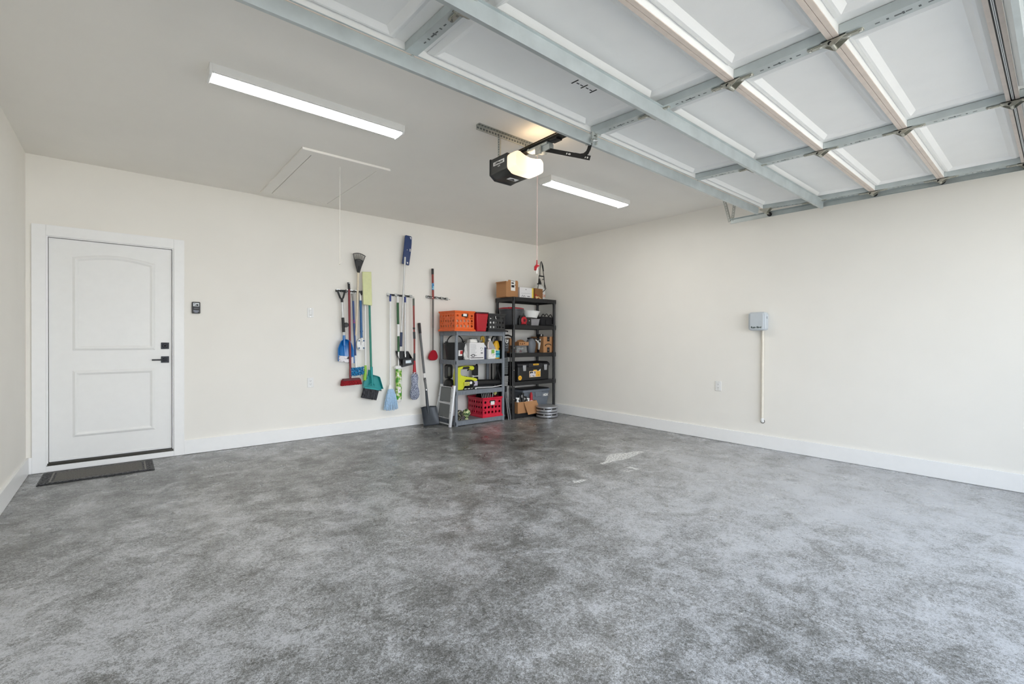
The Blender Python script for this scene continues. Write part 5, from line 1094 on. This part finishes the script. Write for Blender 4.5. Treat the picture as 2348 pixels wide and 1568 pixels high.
# ---- black shelf: second tier
t = thing('waste_bin', 'dark grey round waste bin with a red lid on the black shelf', 'bin', (-.83, -.27, B4))
b = MB(); b.lathe([(.155, 0), (.195, .225), (.200, .228), (.200, .250), (.19, .25)], (-.815, -.255, B4), 36); b.obj('bin_body', mat('charcoal_bin', (70, 71, 74), .4), t)
MB().lathe([(.196, 0), (.199, .012), (.16, .022), (.02, .026)], (-.815, -.255, B4 + .250), 36).obj('lid', M_red, t); MB().rbx(-.985, -.925, -.43, -.38, B4 + .245, B4 + .270, .01, 'z').obj('lid_latch', M_red, t); MB().bx(-.625, -.575, -.30, -.25, B4 + .226, B4 + .246).obj('bin_handle', M_black, t)
t = thing('work_lamp', 'black box shaped work lamp with a round red front', 'lamp', (-.72, -.42, B4))
MB().rbx(-.835, -.585, -.468, -.428, B4 + .002, B4 + .115, .015, 'y').obj('lamp_case', M_black, t, bev=.004); MB().rbx(-.820, -.700, -.466, -.440, B4 + .11, B4 + .148, .02, 'y').obj('lamp_handle', M_black, t)
MB().lathe([(.056, 0), (.060, .010), (.050, .020), (.030, .022)], (-.742, -.466, B4 + .072), 26, (0, -1, 0)).obj('red_dial', M_red, t); MB().lathe([(.022, 0), (.018, .008)], (-.742, -.488, B4 + .072), 18, (0, -1, 0)).obj('red_hub', mat('dark_red_rim', (70, 14, 24), .5), t)
for dx in (-.03, .03): MB().tube([(-.742 + dx, -.471, B4 + .04), (-.742 + dx * 1.5, -.474, B4 + .01)], .008, 6).obj('lamp_foot', M_red, t)
MB().cyl((-.628, -.4665, B4 + .07), (-.628, -.4705, B4 + .07), .007, n=10).obj('white_button', M_paper, t)
t = thing('grey_tub', 'small grey rectangular tub under the white bowl', 'tub', (-.45, -.35, B4))
b = MB(); b.skin([[b.v((-.452 + hx * a, -.36 + hy * c, z)) for a, c in ((-1, -1), (1, -1), (1, 1), (-1, 1))] for hx, hy, z in ((.078, .05, B4), (.092, .062, B4 + .100), (.098, .068, B4 + .101), (.098, .068, B4 + .108))], smooth=False); b.obj('tub_body', mat('lilac_grey_plastic', (150, 148, 152), .4), t, bev=.006)
t = thing('white_bowl', 'white plastic basin balanced on the small grey tub', 'bowl', (-.5, -.35, B4 + .109))
b = MB(); b.xf = turn((-.505, -.36, B4 + .165), 4, 'Y'); b.lathe([(.105, 0), (.142, .098), (.152, .100), (.152, .106), (.140, .106), (.102, .006)], (-.505, -.36, B4 + .122), 34); b.obj('bowl_body', M_white, t)
t = thing('tool_bag', 'black soft tool bag with two looped handles at the right of the black shelf', 'bag', (-.2, -.33, B4))
b = MB(); b.skin([[b.v((-.205 + hx * a, -.35 + hy * c, z)) for a, c in ((-1, -1), (1, -1), (1, 1), (-1, 1))] for hx, hy, z in ((.138, .09, B4), (.140, .09, B4 + .10), (.122, .075, B4 + .138), (.075, .04, B4 + .150))], smooth=False); b.obj('bag_body', mat('black_canvas', (22, 22, 25), .85, bump=.3), t, bev=.015)
for dy in (-.05, .03): MB().tube([(-.25 + .11 * k / 10, -.36 + dy, B4 + .125 + .07 * math.sin(PI * k / 10)) for k in range(11)], .007, 8).obj('bag_handle', M_hose, t); 
MB().tube([(-.17 + .10 * k / 10, -.42, B4 + .12 + .065 * math.sin(PI * k / 10)) for k in range(11)], .007, 8).obj('bag_handle', M_hose, t)
MB().bx(-.105, -.072, -.4525, -.449, B4 + .012, B4 + .024).obj('bag_label', M_paper, t); MB().rbx(-.250, -.130, -.457, -.447, B4 + .015, B4 + .098, .01, 'y').obj('front_pocket', MATS['black_canvas'], t, bev=.003)
# ---- third tier
t = thing('clear_tub', 'clear plastic tub of red and white bits under the small cardboard tray', 'tub', (-.74, -.36, B3))
MB().bx(-.855, -.640, -.43, -.28, B3, B3 + .004).bx(-.855, -.640, -.43, -.428, B3 + .004, B3 + .105).bx(-.855, -.853, -.43, -.28, B3 + .004, B3 + .105).bx(-.642, -.640, -.43, -.28, B3 + .004, B3 + .105).obj('tub_wall', mat('clear_plastic', (236, 238, 240), .08, trans=.92, var=.0), t)
MB().rbx(-.862, -.632, -.437, -.273, B3 + .104, B3 + .114, .015, 'z').obj('tub_lid', mat('slate_blue_lid', (92, 106, 120), .4), t, bev=.003)
random.seed(21); M_rp = mat('rose_bits', (170, 70, 90), .6)
for k in range(16):
    x, y, z = random.uniform(-.83, -.665), random.uniform(-.415, -.30), B3 + .018 + random.uniform(0, .055)
    MB().ball((x, y, z), random.uniform(.010, .017), 10, 6, 1.2).obj('tub_piece', M_paper if (z > B3 + .045 or k % 4 == 0) else M_rp, t)
t, X = carton('cardboard_tray', 'small brown cardboard tray with cut flaps on the clear tub', -.785, -.595, -.42, -.27, B3 + .115, B3 + .172, True, M_card, -3)
part('tray_flap', M_cardd, t, X, lambda b_: b_.prism([(-.785, -.345, B3 + .17), (-.60, -.345, B3 + .17), (-.64, -.33, B3 + .200), (-.69, -.33, B3 + .208), (-.745, -.33, B3 + .195)], (0, .004, 0))); part('tray_print', mat('brown_ink', (92, 58, 32), .8), t, X, lambda b_: [b_.bx(-.765, -.752, -.4212, -.4195, B3 + .13, B3 + .16), b_.prism([(-.735, -.4212, B3 + .13), (-.720, -.4212, B3 + .162), (-.705, -.4212, B3 + .13)], (0, .002, 0)), b_.bx(-.690, -.670, -.4212, -.4195, B3 + .14, B3 + .155)])
carton('cardboard_box', 'small plain brown cardboard box behind the cut flap tray', -.850, -.762, -.265, -.17, B3, B3 + .232)
t = thing('white_dispenser', 'white dispenser bottle with a black spout behind the small brown box', 'dispenser', (-.87, -.2, B3)); MB().rbx(-.918, -.795, -.125, -.070, B3, B3 + .335, .02, 'y').obj('dispenser_body', M_white, t, bev=.006); MB().tube([(-.84, -.10, B3 + .335), (-.80, -.11, B3 + .345), (-.775, -.13, B3 + .335)], .010, 8).obj('spout', M_black, t)
t = thing('grey_tank', 'grey rounded sprayer tank standing left of the brown parcel', 'tank', (-.49, -.36, B3))
b = MB(); b.lathe([(.062, 0), (.070, .03), (.086, .12), (.084, .165), (.070, .205), (.045, .225)], (-.488, -.36, B3), 30, sy=.8); b.obj('tank_body', mat('slate_grey_plastic', (104, 108, 114), .45), t); MB().rbx(-.545, -.475, -.38, -.33, B3 + .215, B3 + .238, .008, 'x').obj('tank_handle', M_black, t)
t = thing('spray_gun', 'pale grey spray gun with black knob between the grey tank and brown parcel', 'spray gun', (-.41, -.43, B3))
MB().prism([(-.425, -.44, B3 + .17), (-.345, -.44, B3 + .225), (-.355, -.44, B3 + .13), (-.378, -.44, B3 + .045), (-.392, -.44, B3 + .050), (-.395, -.44, B3 + .14)], (0, .025, 0)).obj('gun_body', mat('pale_grey_plastic', (190, 190, 186), .45), t, bev=.005); MB().lathe([(.019, 0), (.014, .012)], (-.378, -.44, B3 + .180), 16, (0, -1, 0)).obj('gun_knob', M_black, t); MB().tube([(-.47, -.445, B3 + .205), (-.43, -.445, B3 + .185), (-.40, -.445, B3 + .165)], .008, 8).obj('gun_tube', M_white, t); MB().rbx(-.475, -.385, -.43, -.41, B3 + .215, B3 + .232, .005, 'y').obj('gun_top', M_black, t)
t, X = carton('parcel_box', 'brown parcel with black tape and a curved arrow, right of the grey tank', -.272, -.062, -.43, -.115, B3, B3 + .258, rz=-2)
part('black_tape', M_ink, t, X, lambda b_: [b_.bx(-.195, -.140, -.4315, -.429, B3 + .180, B3 + .258), b_.bx(-.195, -.140, -.4315, -.429, B3 + .004, B3 + .082), b_.bx(-.2735, -.271, -.33, -.27, B3 + .19, B3 + .258), b_.bx(-.2735, -.271, -.33, -.27, B3 + .0, B3 + .05)])
part('tape_print', mat('tape_grey', (150, 146, 140), .7), t, X, lambda b_: [b_.bx(-.180, -.172, -.4325, -.430, B3 + .25, B3 + .256), b_.bx(-.160, -.152, -.4325, -.430, B3 + .25, B3 + .256), b_.bx(-.182, -.153, -.4325, -.430, B3 + .212, B3 + .216), b_.bx(-.182, -.153, -.4325, -.430, B3 + .030, B3 + .034), b_.bx(-.182, -.153, -.4325, -.430, B3 + .048, B3 + .052)])
part('curved_arrow', M_ink, t, X, lambda b_: [b_.tube([(-.168 + .062 * math.cos(a), -.4305, B3 + .108 + .030 * math.sin(a)) for a in [PI * (.06 + .88 * k / 12) for k in range(13)]], [.005] + [.0065] * 10 + [.008, .004], 6), b_.prism([(-.238, -.4315, B3 + .132), (-.218, -.4315, B3 + .104), (-.240, -.4315, B3 + .104)], (0, .002, 0))])
t = thing('small_gadget', 'small black and white gadget on top of the parcel with black tape', 'gadget', (-.22, -.3, B3 + .259)); MB().rbx(-.245, -.160, -.30, -.24, B3 + .259, B3 + .300, .012, 'y').obj('gadget_case', M_black, t, bev=.003); MB().bx(-.222, -.192, -.3025, -.299, B3 + .268, B3 + .296).obj('gadget_face', M_paper, t)
# ---- fourth tier: tool box
t = thing('tool_box', 'black lidded tool box with two silver latches and yellow labels', 'tool box', (-.49, -.3, B2))
b = MB(); b.rbx(-.845, -.175, -.455, -.12, B2 + .002, B2 + .225, .03, 'z'); b.obj('box_body', M_black, t, bev=.008); b = MB(); b.prism([(-.850, -.462, B2 + .225), (-.850, -.452, B2 + .268), (-.850, -.40, B2 + .292), (-.850, -.17, B2 + .292), (-.850, -.115, B2 + .262), (-.850, -.115, B2 + .225)], (.690, 0, 0)); b.obj('box_lid', mat('black_lid_plastic', (32, 32, 36), .4), t, bev=.010)
for xx in (-.715, -.262): MB().prism([(xx - .033, -.466, B2 + .245), (xx + .033, -.466, B2 + .245), (xx + .028, -.466, B2 + .155), (xx - .028, -.466, B2 + .155)], (0, .012, 0)).obj('latch', M_silver, t, bev=.004)
MB().bx(-.635, -.345, -.470, -.452, B2 + .205, B2 + .272).obj('lid_bar', MATS['black_lid_plastic'], t, bev=.004)
M_ylw = mat('signal_yellow', (236, 182, 52), .5)
pl = MB().bx(-.540, -.425, -.4725, -.469, B2 + .238, B2 + .264).obj('yellow_badge', M_ylw, t); text('badge_lettering', 'DEWALT', .022, face_mtx((-.4825, -.4730, B2 + .251), (1, 0, 0), (0, 0, 1)), M_ink, pl)
lb = MB().bx(-.610, -.370, -.4575, -.454, B2 + .052, B2 + .148).obj('front_label', mat('peach_label', (232, 204, 168), .6), t)
MB().bx(-.600, -.485, -.4585, -.457, B2 + .060, B2 + .140).obj('label_picture', speckle('label_picture', (30, 28, 34), (214, 208, 214), scale=24, thr=.46, width=.03), lb); MB().bx(-.470, -.378, -.4585, -.457, B2 + .058, B2 + .142).obj('label_orange', speckle('label_orange_print', (90, 60, 30), (236, 176, 60), scale=26, thr=.34, width=.04), lb)
MB().bx(-.525, -.448, -.4585, -.454, B2 + .148, B2 + .166).obj('yellow_tab', M_ylw, lb); MB().prism([(-.415, -.4585, B2 + .148), (-.370, -.4585, B2 + .148), (-.370, -.4585, B2 + .178)], (0, .002, 0)).obj('white_corner', M_paper, lb)
MB().lathe([(.036, 0), (.036, .004)], (-.805, -.4555, B2 + .052), 24, (0, -1, 0)).obj('round_sticker', M_ylw, t); MB().lathe([(.010, 0), (.010, .003)], (-.805, -.4595, B2 + .052), 16, (0, -1, 0)).obj('sticker_mark', mat('orange_print2', (206, 110, 30), .6), t)
# ---- bottom tier
t = thing('storage_tote', 'grey lidded storage tote on the bottom of the black shelf', 'tote', (-.33, -.27, B1))
M_tote = mat('blue_grey_tote', (110, 117, 126), .42, var=.04)
b = MB(); b.skin([[b.v((-.38 + hx * a, -.235 + hy * c, z)) for a, c in ((-1, -1), (1, -1), (1, 1), (-1, 1))] for hx, hy, z in ((.235, .13, B1), (.283, .150, B1 + .30))], smooth=False); b.obj('tote_body', M_tote, t, bev=.02)
MB().rbx(-.685, -.085, -.398, -.075, B1 + .295, B1 + .335, .03, 'z').obj('rim', M_tote, t, bev=.006); MB().rbx(-.672, -.098, -.388, -.088, B1 + .335, B1 + .348, .03, 'z').obj('lid', mat('black_lid_plastic', (32, 32, 36), .4), t, bev=.006); MB().rbx(-.42, -.28, -.396, -.370, B1 + .215, B1 + .30, .015, 'y').obj('handle_pocket', M_tote, t, bev=.006)
text('tote_lettering', 'HDX', .050, face_mtx((-.185, -.3835, B1 + .232), (1, 0, 0), (0, -.08, 1)), M_paper, t, .001, .003)
t, X = carton('cardboard_box', 'open brown cardboard box of spray bottles on the bottom of the black shelf', -.872, -.475, -.488, -.402, B1, B1 + .175, True, M_card, 0)
part('box_flap', M_card, t, X, lambda b_: b_.prism([(-.755, -.490, B1 + .175), (-.490, -.490, B1 + .178), (-.450, -.560, B1 - .005), (-.725, -.560, B1 - .018)], (0, -.004, .0)))
BX = [(-.845, .0, 'white spray bottle at the left end of the open cardboard box', 'w'), (-.795, .0, 'black and white spray bottle beside the left bottle in the open box', 'k'), (-.735, .0, 'tallest black bottle in the open box of spray bottles', 'k'), (-.680, .0, 'dark bottle with a speckled label in the middle of the open box', 's'), (-.620, .0, 'short pale bottle left of the red capped bottle in the open box', 'w'), (-.560, .0, 'red capped bottle standing at the right end of the open box', 'r')]
for k, (x, d_, lab, kd) in enumerate(BX):
    hh = (.255, .285, .325, .265, .230, .295)[k]; t = thing('spray_bottle', lab, 'bottle', (x, -.445, B1 + .005), 'bottles in the open cardboard box')
    bm_ = {'w': M_white, 'k': M_black, 's': speckle('speckled_bottle', (26, 26, 28), (226, 218, 222), scale=36, thr=.55, width=.03), 'r': M_red}[kd]
    MB().lathe([(.026, 0), (.027, .02), (.027, hh * .62), (.020, hh * .74), (.011, hh * .80)], (x, -.445, B1 + .005), 18).obj('bottle_body', bm_, t)
    if kd == 'r': MB().lathe([(.022, 0), (.024, .05), (.014, .085), (.004, .095)], (x, -.445, B1 + .005 + hh * .70), 16).obj('cap', M_red, t); MB().lathe([(.0275, 0), (.0275, .03)], (x, -.445, B1 + .15), 16).obj('bottle_label', M_paper, t)
    else:
        cm = M_black if k % 2 else M_white
        MB().prism([(x - .030, -.456, B1 + hh * .97), (x + .022, -.456, B1 + hh * .93), (x + .022, -.456, B1 + hh * .82), (x - .008, -.456, B1 + hh * .78), (x - .012, -.456, B1 + hh * .86), (x - .030, -.456, B1 + hh * .86)], (0, .022, 0)).obj('trigger_head', M_black if kd != 'w' else M_white, t, bev=.005)
        MB().tube([(x - .014, -.445, B1 + hh * .86), (x - .022, -.448, B1 + hh * .78), (x - .016, -.45, B1 + hh * .70)], .005, 6).obj('trigger', M_white if kd != 'w' else M_black, t)
# two flat silver discs stacked on the floor
def disc(z, label):
    t_ = thing('robot_vacuum', label, 'robot vacuum', (-.425, -.66, z), 'stacked silver discs')
    b_ = MB(); b_.lathe([(.150, .008), (.168, .012), (.170, .030), (.170, .040)], (-.425, -.66, z), 40); b_.obj('lower_shell', M_silver, t_)
    MB().lathe([(.162, .038), (.162, .062)], (-.425, -.66, z), 40).obj('black_band', M_black, t_)
    b_ = MB(); b_.lathe([(.164, .060), (.171, .064), (.171, .076), (.160, .086), (.145, .087), (.02, .0875)], (-.425, -.66, z), 40); b_.obj('upper_shell', M_silver, t_)
    MB().lathe([(.135, .0870), (.133, .0885)], (-.425, -.66, z), 40).obj('top_ring', mat('grey_disc_top', (150, 151, 154), .35, .4), t_)
    for a in (-2.6, -1.9, -1.2, -.5): MB().bx(-.425 + .163 * math.cos(a) - .008, -.425 + .163 * math.cos(a) + .008, -.66 + .163 * math.sin(a) - .006, -.66 + .163 * math.sin(a) + .006, z + .040, z + .058).obj('clip', M_silver, t_)
    for a in (-2.2, -.9, 1.5): MB().cyl((-.425 + .12 * math.cos(a), -.66 + .12 * math.sin(a), z), (-.425 + .12 * math.cos(a), -.66 + .12 * math.sin(a), z + .010), .012, n=10).obj('foot', M_white, t_)
disc(.0, 'silver disc shaped robot vacuum on the floor, lower of the stacked two'); disc(.0885, 'silver disc shaped robot vacuum stacked on top of the other')
